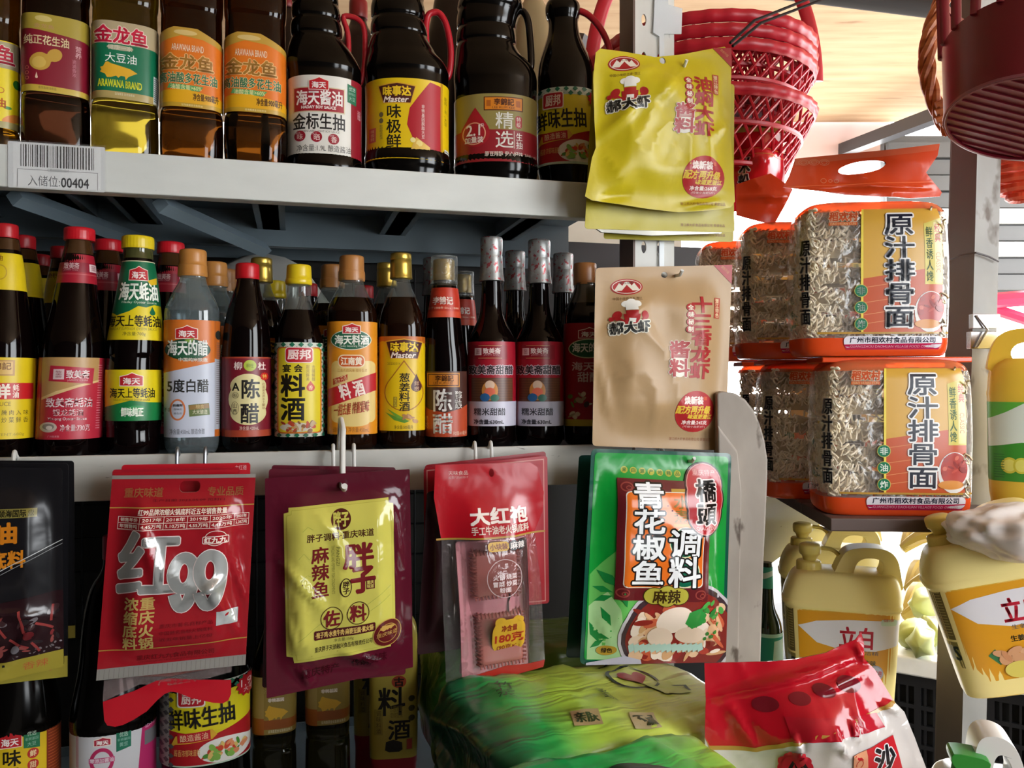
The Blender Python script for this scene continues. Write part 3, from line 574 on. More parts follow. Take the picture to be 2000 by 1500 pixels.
def greenchef(x0, y0, W, H, full=True):
    """label of a light soy sauce: checks, yellow field, red field with a plate of stir fry"""
    X = lambda f: x0+W*f; Y = lambda f: y0+H*f
    return [R(X(0), Y(0), X(1), Y(.58), '#d8c81c'), [R(X(0), Y(0), X(1), Y(.1), '#c8d2c4')], checker(X(.02), Y(.0), X(1), Y(.09), H*.055), P([(X(0), Y(.56)), (X(.5), Y(.64)), (X(1), Y(.5)), (X(1), Y(1)), (X(0), Y(1))], '#a8181f'),
            E(X(.66), Y(.83), W*.33, H*.15, '#e2dfd6'), blobs(5, 34, X(.42), Y(.75), X(.9), Y(.91), ['#4e8a34', '#c8452c', '#7fae4a', '#d8b868', '#b83a28', '#d98a60'], W*.03, W*.06),
            R(X(.1), Y(.06), X(.42), Y(.28), '#e6ddd0', r=W*.03), R(X(.115), Y(.075), X(.405), Y(.265), '#b81c28', r=W*.03), T('厨邦', X(.15), Y(.10), X(.37), Y(.24), '#f0d8cc', b=.6), T('鲜味生抽', X(-.02), Y(.29), X(.76), Y(.53), '#17130f', b=.9, rot=3),
            P([(X(.08), Y(.62)), (X(.5), Y(.56)), (X(.56), Y(.63)), (X(.5), Y(.68)), (X(.08), Y(.72)), (X(.02), Y(.75))], '#d0a02c'), R(X(.1), Y(.58), X(.48), Y(.69), '#b8202a', rot=-4), T('酿造酱油', X(.13), Y(.595), X(.45), Y(.675), '#e8c8a0', rot=4), burst(X(.92), Y(.13), W*.15, '#b81824'), T('1.9L', X(.83), Y(.06), X(1.02), Y(.15), '#f0d8d0'), T('大号', X(.86), Y(.16), X(.98), Y(.22), '#f0d8d0'),
            T('酱香浓郁味道鲜', X(.06), Y(.78), X(.36), Y(.86), '#d8a860'), R(X(0), Y(.97), X(1), Y(1), '#b8ccb8')]
J4 = jug(1106, 'narrow-necked soy sauce bottle with a thin red carrying loop and a yellow label', [(-30, 1078, 1104), (-2, 1078, 1104), (6, 1068, 1130), (18, 1064, 1134), (34, 1066, 1132), (44, 1072, 1128), (70, 1070, 1132), (95, 1062, 1142), (125, 1052, 1156), (150, 1049, 1162), (172, 1049, 1163), (312, 1049, 1163), (335, 1049, 1163), (352, 1054, 1158)], dr=.95)
J4.tube('carrying_loop', [(1132, 22), (1150, 30), (1172, 55), (1187, 85), (1194, 118), (1180, 150), (1158, 165)], 6.5, '#a81824')
J4.cap(-34, 6, 1080, 1106, '#c8a8b4')
J4.label('label', 172, 322, '#d8c81c', greenchef(1050, 172, 122, 150))
# second row of jugs showing in the gaps
for px, c, lab, hh in ((880, '#170a08', 'dark jug standing behind the yellow-labelled jug on the upper shelf', -20), (1042, '#a08c68', 'beige jug standing behind the black-handled jug on the upper shelf', 10), (700, '#2c1412', 'dark jug standing behind the white-labelled jug on the upper shelf', 60), (560, '#22100c', 'dark bottle standing behind the last amber oil bottle', 40)):
    b = Bottle('soy_sauce_jug', lab, 'soy sauce jug', px, UZ, .25, e=2.3, dr=.85, group='second row of jugs on the upper shelf')
    b.body([(hh-40, px-14, px+14), (hh-10, px-16, px+16), (hh+10, px-30, px+30), (hh+60, px-38, px+38), (hh+120, px-55, px+55), (340, px-56, px+56), (350, px-54, px+54)], [(-300, mat(c, .2))]); b.cap(hh-58, hh-22, px-18, px+18, '#d8d4c4' if c == '#a08c68' else '#8a2020')
# ================================================================ lower shelf, front row
CLR = film('clear glass neck', '#d8dcd8', .06, .03); TEA = film('tea glass', '#8a7a4a', .25, .03)
DGL = mat('#080303', .05, spec=.32); AMB = mat('#160803', .05, spec=.35); VIN = mat('#b9c4c8', .03, trans=1., ior=1.34)
def sauce(name, xc, lab, pts, zones, cat='sauce bottle', d=.056, e=2., dr=1., group=None):
    b = Bottle(name, lab, cat, xc, MZ, d, e=e, dr=dr, group=group); b.body(pts, zones); return b
def seal(x0, y0, x1, y1, c='#d8c0c0', k='#8a2030'): return [R(x0, y0, x1, y1, c), T('致美斋', x0+(x1-x0)*.2, y0+(y1-y0)*.15, x1-(x1-x0)*.2, y1-(y1-y0)*.15, k, v=True), ]
OYS = lambda c, dx=0: [(y, c-h+dx*(y-450)/420, c+h+dx*(y-450)/420) for y, h in ((468, 25), (474, 26), (488, 29), (520, 36), (560, 41), (620, 52), (660, 61), (680, 64), (700, 65), (862, 65), (870, 63), (885, 62))]
GO = 'oyster sauce bottles at the left of the lower shelf'
M0 = sauce('oyster_sauce_bottle', 10, 'oyster sauce bottle with yellow labels and a red cap, cut by the left edge', OYS(14, -10), [(0, film('brown neck', '#5a3a20', .5, .05)), (490, DGL)], group=GO)
M0.cap(438, 466, -14, 37, '#b01a22'); M0.label('neck_label', 494, 566, '#d8bc18', [E(0, 532, 14, 15, '#b8952a', hole=2), T('蚝油', -26, 498, 4, 510, '#7a4a18')], ycut=12)
M0.label('label', 698, 858, '#dcbf16', [R(-60, 748, 64, 780, '#c01c20'), T('鲜', -14, 750, 19, 778, '#f0e0d0', b=1.4), T('蚝\n油', 24, 751, 36, 777, '#f0e0d0', b=.3), R(-40, 703, 27, 734, '#b88a4a'), R(-36, 706, 23, 731, '#d8b060'), T('李錦記', -34, 708, 20, 722, '#7a4a1c', b=.4), T('OYSTER SAUCE', -58, 785, 21, 793, '#6a5010'), T('腌 肉 入 味', 4, 801, 55, 811, '#4a3c10'), T('炒 菜 鲜 香', 4, 815, 55, 826, '#4a3c10'), T('NET CONTENT:680g', -52, 846, 48, 853, '#a08a2a')])
M1 = sauce('oyster_sauce_bottle', 142, 'red-capped oyster sauce bottle with a pinkish red label, second in the front row', OYS(155, -20), [(0, film('brown neck', '#5a3a20', .5, .05)), (498, DGL)], group=GO)
M1.cap(445, 470, 124, 187, '#c01622', flute=.006, fn=30)
M1.label('neck_label', 496, 552, '#a01a2c', [R(90, 512, 220, 531, '#86132a'), T('致美斋', 125, 513, 154, 525, '#d8b8b8', b=.3), T('JAMMY CHAI', 126, 526, 152, 529.5, '#c89aa0'), seal(174, 514, 189, 529), R(90, 534, 220, 536, '#b84a50')], ycut=12)
M1.label('label', 698, 858, '#b3283a', [P([(80, 690), (190, 690), (190, 742), (150, 752), (110, 764), (84, 776)], '#b58e58'), P([(84, 776), (110, 764), (150, 752), (190, 742), (190, 746), (150, 757), (112, 770), (84, 781)], '#d8b880'), P([(98, 714), (180, 719), (178, 750), (96, 744)], '#b0243a'), seal(104, 721, 124, 741), T('致美斋', 128, 723, 171, 739, '#ecd8d4', b=.5), T('JAMMY CHAI', 130, 741, 168, 745, '#d8b0b0'), T('致美斋蚝油', 93, 777, 179, 795, '#f0dcdc', b=.4), T('银龙蚝油', 106, 799, 163, 812, '#ecd4d4', b=.2), T('Yinlong Oyster Sauce', 97, 815, 170, 822, '#e8d0d0', b=.2),
    E(99, 834, 16, 10, '#c8b8a8'), E(99, 833, 11, 6, '#8a8078'), E(101, 835, 6, 4, '#e0d4c8'), T('净含量:730克', 121, 829, 177, 842, '#ecd4d4', b=.2), T('广州致美斋', 98, 850, 120, 854, '#d8a0a8'), R(60, 690, 82, 870, '#9a2034'), [R(188, y, 196, y+1.2, '#d89098') for y in range(712, 842, 5)]])
M2 = sauce('oyster_sauce_bottle', 264, 'oyster sauce bottle with a yellow cap and a green and yellow neck label', [(486, 240, 300), (492, 241, 299), (505, 240, 301), (530, 235, 306), (570, 228, 312), (620, 218, 317), (650, 212, 320), (672, 209, 320), (690, 207, 320), (700, 209, 317), (715, 206, 317), (824, 206, 317), (836, 208, 314), (866, 207, 316), (885, 212, 312)], [(0, film('oil neck', '#6a6a3a', .4, .05)), (507, DGL)], group=GO)
M2.cap(462, 487, 237, 302, '#d8bc14', flute=.008, fn=30)
M2.label('neck_label', 509, 664, '#dcc616', [P([(200, 500), (330, 500), (330, 606), (318, 596), (300, 594), (285, 600), (270, 598), (255, 608), (235, 616), (215, 604), (200, 600)], '#0c6440'), R(200, 506, 330, 511, '#c8c0a0'), house(249, 521, 290, 547), T('海天蚝油', 233, 552, 308, 586, '#eef2e6', b=1., o='#0a5030'), T('Haday Oyster Sauce', 240, 588, 304, 594, '#d8e0c8'), P([(288, 548), (310, 540), (308, 553), (296, 556)], '#d8b020'), drop(296, 610, 5, 598, '#0c6440'), T('海天上等蚝油', 220, 616, 309, 638, '#1c1a10', b=.5), T('HADAY SUPERIOR OYSTER SAUCE', 228, 640, 302, 645, '#7a7428'), T('净含量:700g', 248, 648, 284, 657, '#4a4818')], ycut=10)
M2.label('label', 722, 822, '#dcc616', [P([(190, 800), (225, 790), (255, 782), (290, 786), (330, 788), (330, 840), (190, 840)], '#17763e'), house(236, 729, 278, 753), T('海天上等蚝油', 217, 758, 301, 777, '#1c1a10', b=.4), T('HADAY SUPERIOR OYSTER SAUCE', 224, 779, 292, 783, '#7a7428'), E(258, 800, 24, 7, '#2f9450', rot=-10), T('鲜味纯正', 238, 796, 279, 813, '#eaf2e0', b=.8)])
M3 = sauce('white_vinegar_bottle', 375, 'clear white vinegar bottle with an orange and grey label and a tan cap', [(536, 350, 404), (540, 352, 402), (548, 351, 403), (558, 346, 406), (572, 337, 414), (590, 328, 424), (604, 322, 429), (618, 321, 430), (858, 321, 430), (868, 322, 429), (885, 327, 424)], [(0, film('clear shoulder', '#c8d4d4', .14, .03)), (588, film('vinegar', '#b4c2c6', .14, .04))], e=2.6)
M3.cap(488, 540, 348, 405, '#b87c3c', steps=[(488, 356, 398), (489, 352, 402), (493, 350, 404), (518, 350, 404), (519, 348, 405), (521, 348, 405), (539, 347, 406), (541, 348, 405)])
M3.label('label', 625, 854, '#bcc1cf', [P([(310, 615), (440, 615), (440, 702), (310, 731)], '#cc6d24'), R(418, 615, 440, 870, '#a8aab2'), R(418, 615, 440, 700, '#b85f20'), house(345, 637, 385, 661), E(367, 683, 43, 21, '#17402a'), E(367, 683, 40, 18.5, '#205236'), P([(360, 664), (372, 672), (380, 660)], '#7a9a3a'), T('海天的醋', 330, 665, 404, 694, '#eef0ea', b=.8), T('中国纯米酿造', 350, 699, 404, 706, '#e8dccc', b=.3), T('5度白醋', 329, 741, 406, 766, '#22211f', b=.7), E(348, 800, 15, 21, '#cc7444', hole=3.4), T('不含', 323, 796, 336, 804, '#4a4640'), T('防腐剂', 340, 789, 357, 794, '#3a3a3c', b=.2), T('甜味剂', 341, 797, 356, 801, '#5a5a5c'), T('着色剂', 341, 805, 356, 809, '#5a5a5c'), R(369, 789, 408, 812, '#5a6a34', rot=-5), R(370, 790, 407, 799, '#8a6a34', rot=-5), T('粮食', 382, 790, 398, 798, '#c8b070'), T('大米酿造', 376, 800, 404, 809, '#d8d4b0'), T('净含量:450mL 酿造食醋', 333, 837, 399, 848, '#55565c'), E(425, 653, 6, 9, '#2a2a26'), [R(421, y, 428, y+1.4, '#6a5a58') for y in range(668, 830, 4)], R(418, 840, 440, 860, '#b85f20')], wrap=115)
M4 = sauce('vinegar_bottle', 482, 'dark vinegar bottle with a red cap and a cream cloud on its maroon label', [(544, 463, 506), (550, 462, 507), (562, 460, 508), (580, 453, 512), (610, 443, 521), (640, 437, 527), (670, 435, 529), (690, 433, 530), (856, 433, 530), (868, 435, 528), (885, 440, 524)], [(0, DGL)])
M4.cap(515, 546, 460, 507, '#b8141e', flute=.008)
M4.label('label', 697, 853, '#7a1a28', [R(425, 840, 540, 860, '#a8442c'), R(425, 694, 540, 700, '#a8442c'), R(425, 694, 441, 860, '#6a1622'), T('柳', 458, 707, 473, 722, '#e8d4cc', b=.4), T('杜', 503, 707, 518, 722, '#e8d4cc', b=.4), E(488, 714, 12, 11, '#a8b83a'), T('柳杜', 481, 710, 495, 718, '#5a6a20'), [E(x, y, rx, ry, '#d8cc94') for x, y, rx, ry in ((485, 754, 34, 24), (485, 806, 34, 24), (485, 780, 37, 38))], T('A', 455, 748, 468, 763, '#1c1612', b=.5), E(461, 772, 6, 6, '#4a4030', hole=.7), T('标', 457, 768, 465, 776, '#2a241c'), T('陈', 473, 741, 506, 778, '#1a1512', b=1.1), T('醋', 471, 788, 504, 826, '#1a1512', b=1.1), E(460, 797, 7, 13, '#4a4030', hole=.7), T('山西', 456, 787, 464, 808, '#2a241c', v=True), burst(515, 735, 8.5, '#c8281c'), T('特', 511, 731, 519, 739, '#e8c860'), T('红高粱古井水土酿味', 511, 748, 516, 800, '#8a5a30', v=True), T('净含量:420mL', 468, 832, 505, 840, '#d8b8a8')])
M5 = sauce('cooking_wine_bottle', 584, 'cooking wine bottle with a bright yellow cap and a green checked label', [(556, 562, 606), (561, 561, 607), (572, 561, 607), (590, 558, 609), (612, 551, 614), (640, 541, 624), (660, 537, 630), (672, 537, 632), (856, 537, 632), (868, 538, 631), (885, 543, 627)], [(0, CLR), (607, DGL)], e=2.3)
M5.cap(518, 556, 558, 610, '#d6b81c', fn=0, steps=[(518, 564, 604), (519, 561, 607), (522, 560, 608), (546, 559, 609), (547, 557, 610), (555, 557, 610), (557, 560, 608)], rough=.3)
M5.label('label', 669, 853, '#c8cfc0', [checker(534, 669, 634, 853, 8.4), R(545, 678, 625, 846, '#c86a1c', r=7), R(547.5, 680.5, 622.5, 843.5, '#d8c428', r=6), R(559, 678, 610, 709, '#e8d8d0', r=7), R(560.5, 679.5, 608.5, 707.5, '#b81a28', r=6), T('厨邦', 564, 683, 605, 702, '#f0d8d0', b=.8), T('宴 会', 555, 712, 590, 727, '#1c170f', b=.6), T('料', 552, 731, 594, 774, '#17130c', b=1.6), T('酒', 552, 777, 594, 820, '#17130c', b=1.6), T('甜润鲜美', 597, 713, 603, 744, '#8a6a28', v=True), T('去腥解膻', 607, 713, 613, 744, '#8a6a28', v=True), drop(605, 757, 7.5, 744, '#c03a1c'), T('香', 601, 753, 609, 761, '#f0d8b0'), E(580, 834, 30, 9, '#cfc7b4'), blobs(11, 26, 553, 824, 612, 842, ['#8a5a34', '#b8452c', '#c8984a', '#7a4a30', '#b89a70', '#a03a20'], 3, 7)], wrap=115)
M6 = sauce('cooking_wine_bottle', 688, 'cooking wine bottle with a tan cap and an orange label crossed by a red band', [(546, 663, 711), (552, 664, 710), (562, 661, 713), (578, 652, 721), (596, 643, 731), (606, 640, 735), (620, 640, 737), (856, 640, 737), (868, 641, 736), (885, 645, 732)], [(0, CLR), (584, AMB)], e=2.8)
M6.cap(500, 549, 662, 712, '#a8703a', steps=[(500, 669, 706), (501, 665, 710), (505, 663, 711), (530, 663, 711), (531, 661, 713), (549, 661, 713), (550, 663, 711)])
M6.label('label', 628, 848, '#d88a1c', [R(649, 705, 732, 825, '#dcc078', r=10), E(690, 825, 30, 8, '#dcc078'), house(671, 633, 703, 651), E(686, 664, 38, 20, '#dcdcc8'), E(686, 664, 36.5, 18.5, '#1a5a3c'), house(671, 633, 703, 651), T('海天料酒', 656, 655, 719, 673, '#f0f0e4', b=.7), T('Haday Seasoning Wine', 664, 674, 710, 679, '#d8dcc8'), R(661, 693, 712, 718, '#e8d0a8', r=10), R(663, 695, 710, 716, '#c8581c', r=9), T('江南黄', 667, 698, 706, 713, '#f4e4cc', b=.7), T('江南传统风味 独特香浓', 660, 720, 716, 727, '#b07a30'), P([(652, 740), (679, 731), (679, 742), (652, 752)], '#b03a24'), T('海天古道', 654, 733, 678, 749, '#e0c090', rot=16), P([(643, 760), (733, 727), (733, 762), (643, 795)], '#b8202a'), T('料 酒', 664, 746, 710, 776, '#f0dcd0', b=.9, rot=15), T('一招去腥 排腥提味', 654, 786, 720, 808, '#b04a28', b=.3, rot=8, sk=.2), T('调味料酒 净含量:450mL', 652, 834, 720, 844, '#8a5218')], wrap=115)
M7 = sauce('cooking_wine_bottle', 785, 'cooking wine bottle with a gold screw cap and a yellow label with a drop outline', [(544, 767, 800), (550, 766, 801), (562, 763, 804), (580, 755, 812), (605, 746, 822), (630, 741, 828), (650, 740, 830), (856, 740, 830), (868, 741, 829), (885, 746, 824)], [(0, CLR), (583, AMB)], e=2.4)
M7.cap(495, 545, 762, 805, '#b89a44', metal=.75, rough=.3, steps=[(495, 766, 800), (496, 763, 803), (499, 762, 804), (508, 762, 804), (509, 763, 803), (510, 762, 804), (542, 762, 805), (544, 761, 806), (546, 763, 803)], flute=.004)
M7.label('label', 657, 841, '#d8b40e', [P([(730, 650), (840, 650), (840, 672), (820, 668), (785, 674), (748, 666), (730, 672)], '#b8601c'), trapezoid_mark(754, 663, 825, 702), drop(789, 766, 37, 703, '#a0641c'), drop(789, 766, 35, 707, '#d8b40e'), drop(812, 755, 10, 730, '#4a1a16'), T('鲜嫩', 808, 744, 817, 764, '#c8a080', v=True), T('20230314', 758, 708, 782, 713, '#8a7020'), T('葱姜料酒', 780, 729, 800, 802, '#1c1710', b=.4, v=True), R(769, 775, 776, 795, '#8a7018'), T('调味料酒', 770, 776, 775, 794, '#e0c840', v=True), P([(754, 805), (775, 814), (800, 822), (790, 826), (770, 820)], '#5a8a2c'), P([(758, 798), (778, 810), (795, 820), (776, 816)], '#6a9a34'), blobs(4, 9, 790, 811, 812, 825, ['#b08050', '#c0905c', '#a87848'], 4, 7), T('净含量:500毫升', 770, 830, 806, 838, '#4a3c0c')], wrap=115)
M8 = sauce('vinegar_bottle', 870, 'slim vinegar bottle with a film-wrapped gold cap and a red-orange collar label', [(549, 846, 892), (553, 847, 892), (560, 843, 894), (580, 841, 897), (622, 834, 900), (660, 832, 904), (690, 831, 909), (712, 830, 912), (856, 830, 912), (868, 832, 911), (885, 836, 906)], [(0, film('smoke neck', '#5a5448', .4, .04)), (560, DGL)])
M8.cap(507, 550, 846, 888, '#9a7c3a', metal=.5); q_ = M8.lathe('shrink_film', [(501, 845, 892), (502, 841, 894), (556, 841, 894)], [(0, film('shrink wrap', '#e8ecea', .07, .05, .4, 120))], n=32, smooth=1)
M8.label('neck_label', 562, 620, '#b8341f', [T('李锦记', 846, 580, 884, 595, '#f0dcd0', b=.6), T('始于1888年·Since 1888', 838, 599, 894, 604, '#e8c0a8'), R(820, 608, 910, 625, '#c8492c')], ycut=10)
M8.label('label', 725, 853, '#46271f', [P([(820, 786), (840, 800), (870, 806), (900, 798), (920, 784), (920, 870), (820, 870)], '#ae4526'), R(835, 728, 897, 756, '#c8842c'), R(837, 730, 895, 754, '#5a3014'), R(839, 732, 893, 752, '#c87c24'), T('李錦記', 851, 733, 885, 745, '#4a240c', b=.4), T('LEE KUM KEE', 848, 746, 884, 750.5, '#4a240c'), T('陈', 848, 760, 882, 803, '#e6e2dc', b=1.), T('醋', 847, 808, 883, 846, '#e6e2dc', b=1.), T('醇\n酿', 888, 764, 901, 798, '#dcd4cc', b=.3), T('老坊', 831, 812, 838, 836, '#e0b890', v=True), T('净含量:410毫升', 884, 842, 910, 850, '#d8b8a0')])
SV = grime('silver foil', '#8f8f8d', '#a8a8a6', 60, .45, .6, .38, c2='#9a4448', s2=190, lo2=.58, hi2=.63)
SV.node_tree.nodes['Principled BSDF'].inputs['Metallic'].default_value = .55
def sweet(xc, lab, dy=0, d=.056):
    o = xc-960; pts = [(y, xc-h, xc+h) for y, h in ((540+dy, 19), (560+dy, 20), (600, 21), (620, 25), (640, 34), (655, 42), (668, 47), (856, 47.5), (868, 46), (885, 43))]
    b = sauce('sweet_vinegar_bottle', xc, lab, pts, [(0, DGL)], d=d, group='sweet vinegar bottles with silver foil necks')
    b.lathe('foil', [(464+dy, xc-18, xc+18), (465+dy, xc-21, xc+21), (470+dy, xc-22, xc+22), (497+dy, xc-21.5, xc+21.5), (499+dy, xc-20.6, xc+20.6), (502+dy, xc-21.5, xc+21.5), (530+dy, xc-22.4, xc+22.4), (549+dy, xc-25, xc+25), (550+dy, xc-24, xc+24)], [(0, SV)], n=40, smooth=1)
    b.label('label', 667, 832, '#9c1426', [R(o+900, 784, o+1020, 860, '#bfbccb'), R(o+924, 674, o+990, 702, '#86121f'), R(o+935, 675, o+980, 676, '#b88a5a'), R(o+935, 699, o+980, 700, '#b88a5a'), seal(o+928, 680, o+941, 694, '#d8b8b8'), T('致美斋', o+944, 680, o+977, 691, '#e0c8c4', b=.4), T('JAMMY CHAI', o+945, 692, o+974, 695.5, '#c8989c'), T('致美斋甜醋', o+917, 714, o+1000, 731, '#2c1a20', b=.6, o='#d0b8c0', ow=1.2), R(o+922, 738, o+1000, 784, '#5a3420'), [R(o+922, y, o+1000, y+1, '#6e4428') for y in range(741, 784, 5)], E(o+957, 763, 15, 19, '#c8843c'), E(o+957, 752, 9, 9, '#d8b8a0'), E(o+957, 765, 10, 8, '#d86a50'), E(o+948, 776, 9, 8, '#2a5a8a'), E(o+966, 777, 8, 7, '#3a6a5a'), T('糯米甜醋', o+927, 797, o+986, 811, '#2c2a33', b=.3, sp=1.), T('净含量:630mL', o+927, 819, o+983, 828, '#2c2a33', b=.4)])
    return b
M9 = sweet(960, 'silver-necked sweet vinegar bottle beside the collared slim vinegar bottle'); M10 = sweet(1053, 'silver-necked sweet vinegar bottle in the front row, nearer the tan-capped red-labelled bottle', dy=5)
M11 = sauce('sweet_vinegar_bottle', 1147, 'sweet vinegar bottle with a tan cap and red label, half hidden by the kraft sachet', [(554, 1122, 1166), (560, 1123, 1166), (572, 1119, 1170), (590, 1110, 1180), (610, 1103, 1190), (625, 1101, 1194), (856, 1100, 1195), (868, 1102, 1193), (885, 1106, 1189)], [(0, film('smoke neck', '#5a5448', .4, .04)), (594, DGL)], e=2.6)
M11.cap(514, 557, 1120, 1165, '#9a6234')
M11.label('label', 631, 832, '#98161f', [R(1090, 819, 1200, 840, '#b8a83a'), house(1131, 641, 1170, 660, col='#98161f'), E(1149, 681, 38, 19, '#c8c8a0'), E(1149, 681, 36, 17, '#1c5a34'), T('海天的醋', 1119, 670, 1180, 688, '#e8ece0', b=.5), T('海天', 1118, 707, 1160, 724, '#e0c8c4', b=.4), T('甜醋', 1129, 727, 1172, 746, '#e0c8c4', b=.5), blobs(8, 14, 1112, 762, 1160, 815, ['#c8b090', '#a89070', '#8a6a50', '#d0c0a0', '#5a7a30', '#3a2018'], 4, 9)])
# ---------------------------------------------------------------- lower shelf, second row: copies standing behind the gaps
def behind(src, px, d, label, group='second row on the lower shelf', face=0.):
    X, t, _ = rk(px, d); return copy_tree(src.root, label, (X, t, src.bz), -math.atan2(X, t)+face, group)
behind(M0, 46, .135, 'yellow-labelled oyster sauce bottle behind the leftmost front bottle'); behind(M0, 118, .215, 'yellow-labelled oyster sauce bottle behind the pinkish red label bottle', face=.3)
behind(M1, 200, .135, 'red-capped oyster sauce bottle behind the gap left of the green and yellow one'); behind(M1, 322, .135, 'red-capped oyster sauce bottle showing right of the yellow cap')
behind(M0, 78, .30, 'yellow-labelled oyster sauce bottle deepest in the left gap', face=-.3)
behind(M3, 418, .16, 'clear vinegar bottle behind the white vinegar bottle'); behind(M6, 442, .23, 'tan-capped wine bottle between the white vinegar and the dark vinegar bottle')
behind(M7, 513, .145, 'gold-capped bottle behind the red-capped dark vinegar bottle'); behind(M5, 537, .235, 'bottle in the second row left of the yellow cap'); behind(M6, 650, .145, 'tan-capped wine bottle behind the orange label bottle')
behind(M7, 757, .15, 'gold-capped wine bottle behind the drop label bottle'); behind(M8, 905, .20, 'brown-capped slim bottle behind the collared vinegar bottle'); behind(M9, 1006, .16, 'silver-necked bottle standing back between the two front sweet vinegars'); behind(M10, 1100, .16, 'silver-necked bottle standing back beside the tan-capped sweet vinegar')
behind(M4, 600, .25, 'dark bottle deep behind the green checked wine label'); behind(M4, 710, .255, 'dark bottle deep behind the orange wine label'); behind(M9, 845, .26, 'silver-necked bottle deep behind the gold-capped bottles')
m = MB(); nb = 40; vs = []; fs = []; g_ = random.Random(5)       # crumpled white bag at the back of the shelf
X_, t_, s_ = rk(520, .33)
for i in range(13):
    for j in range(17):
        a_, b_ = math.pi*i/12, 2*math.pi*j/16; r_ = .055*(1+.35*noise.noise(Vector((math.cos(b_)*1.7, math.sin(b_)*1.7, i*.4))))
        vs.append((r_*2.1*math.sin(a_)*math.cos(b_), r_*.6*math.sin(a_)*math.sin(b_), .142+.142*math.cos(a_)*(1+.1*noise.noise(Vector((i, j, 3.))))))
for i in range(12):
    for j in range(16): fs.append((i*17+j, (i+1)*17+j, (i+1)*17+j+1, i*17+j+1))
m.add(vs, fs, mat('#b8b6b0', .5)); o = m.build('plastic_bag', loc=(X_, t_, MZ+.0), angle=180); o.rotation_euler = (0, 0, YAW); tag(o, 'crumpled whitish plastic bag at the back of the lower shelf', 'bag')
# ================================================================ bottom row
BZ = ZB+.0006
def low(name, xc, lab, cat, pts, zones, d, e=2.3, dr=.85, group=None):
    b = Bottle(name, lab, cat, xc, BZ, d, e=e, dr=dr, group=group); b.body(pts, zones); return b
GB = 'soy sauce jugs in the bottom row'
def jp(xc, y0, w): return [(y0-330, xc-20, xc+20), (y0-300, xc-22, xc+22), (y0-270, xc-w*.55, xc+w*.5), (y0-200, xc-w*.72, xc+w*.68), (y0-120, xc-w*.78, xc+w*.74), (y0-70, xc-w*.9, xc+w*.9), (y0-25, xc-w, xc+w), (y0-4, xc-w, xc+w), (y0, xc-w+2, xc+w-2), (y0+160, xc-w+2, xc+w-2), (y0+172, xc-w, xc+w), (2000, xc-w, xc+w)]
B0 = low('soy_sauce_jug', 42, 'black soy sauce jug with a yellow and brown label under the black sachets', 'soy sauce jug', jp(42, 1420, 80), [(0, PET)], .07, group=GB); B0.cap(1052, 1098, 20, 64, '#b01a22')
B0.label('label', 1422, 1580, '#cfae18', [R(90, 1400, 140, 1600, '#7a2c14'), [R(93, y, 118, y+1.5, '#a85a34') for y in range(1440, 1560, 6)], house(-1, 1428, 42, 1456), T('味极鲜', 6, 1462, 41, 1560, '#1c160c', b=.9, v=True), P([(46, 1424), (77, 1426), (77, 1466), (46, 1462)], '#1c6a44'), T('优选', 53, 1431, 70, 1440, '#b8d0b8'), T('非转基因', 49, 1443, 74, 1449, '#90b8a0'), T('大豆', 53, 1452, 70, 1460, '#90b8a0'), E(64, 1475, 11, 10, '#b02a1c'), T('鲜', 58, 1469, 70, 1481, '#e8d0a0', b=.4), E(64, 1497, 11, 10, '#b02a1c'), T('甜', 58, 1491, 70, 1503, '#e8d0a0', b=.4)])
B1 = low('soy_sauce_jug', 222, 'black soy sauce jug with a white label and a pink zero', 'soy sauce jug', jp(222, 1412, 86), [(0, PET)], .07, group=GB); B1.cap(1044, 1090, 200, 244, '#b02a50')
B1.label('label', 1418, 1580, '#c3c2c4', [P([(279, 1400), (320, 1400), (320, 1600), (262, 1600), (270, 1500)], '#b02a60'), R(281, 1442, 306, 1470, '#6a6a6c'), T('配料表', 282, 1425, 304, 1437, '#e0a0b8'), R(152, 1428, 157, 1494, '#b89098'), house(186, 1436, 216, 1451, col='#a8283c'), E(200, 1482, 23, 26, '#b02a58', hole=7), R(176, 1475, 224, 1485, '#c05a80'), T('零添加酱油', 178, 1476, 222, 1484, '#e0c8d0', b=.3), P([(227, 1427), (255, 1425), (255, 1462), (241, 1465), (227, 1468)], '#1c6a50'), T('优选', 233, 1431, 249, 1440, '#b8d0c0'), T('非转基因', 229, 1443, 253, 1448, '#90b8a8'), T('黄豆', 233, 1451, 249, 1459, '#90b8a8')])
B2 = low('soy_sauce_jug', 403, 'black soy sauce jug with a checked label and a plate of vegetables', 'soy sauce jug', jp(403, 1330, 88), [(0, PET)], .075, group=GB); B2.cap(962, 1010, 380, 424, '#c8a8b4')
B2.label('label', 1330, 1492, '#d0c020', [greenchef(334, 1330, 160, 164), R(300, 1320, 336, 1500, '#9a9a94'), [checker(308, 1330, 336, 1494, 9, '#4a4a4c')]])
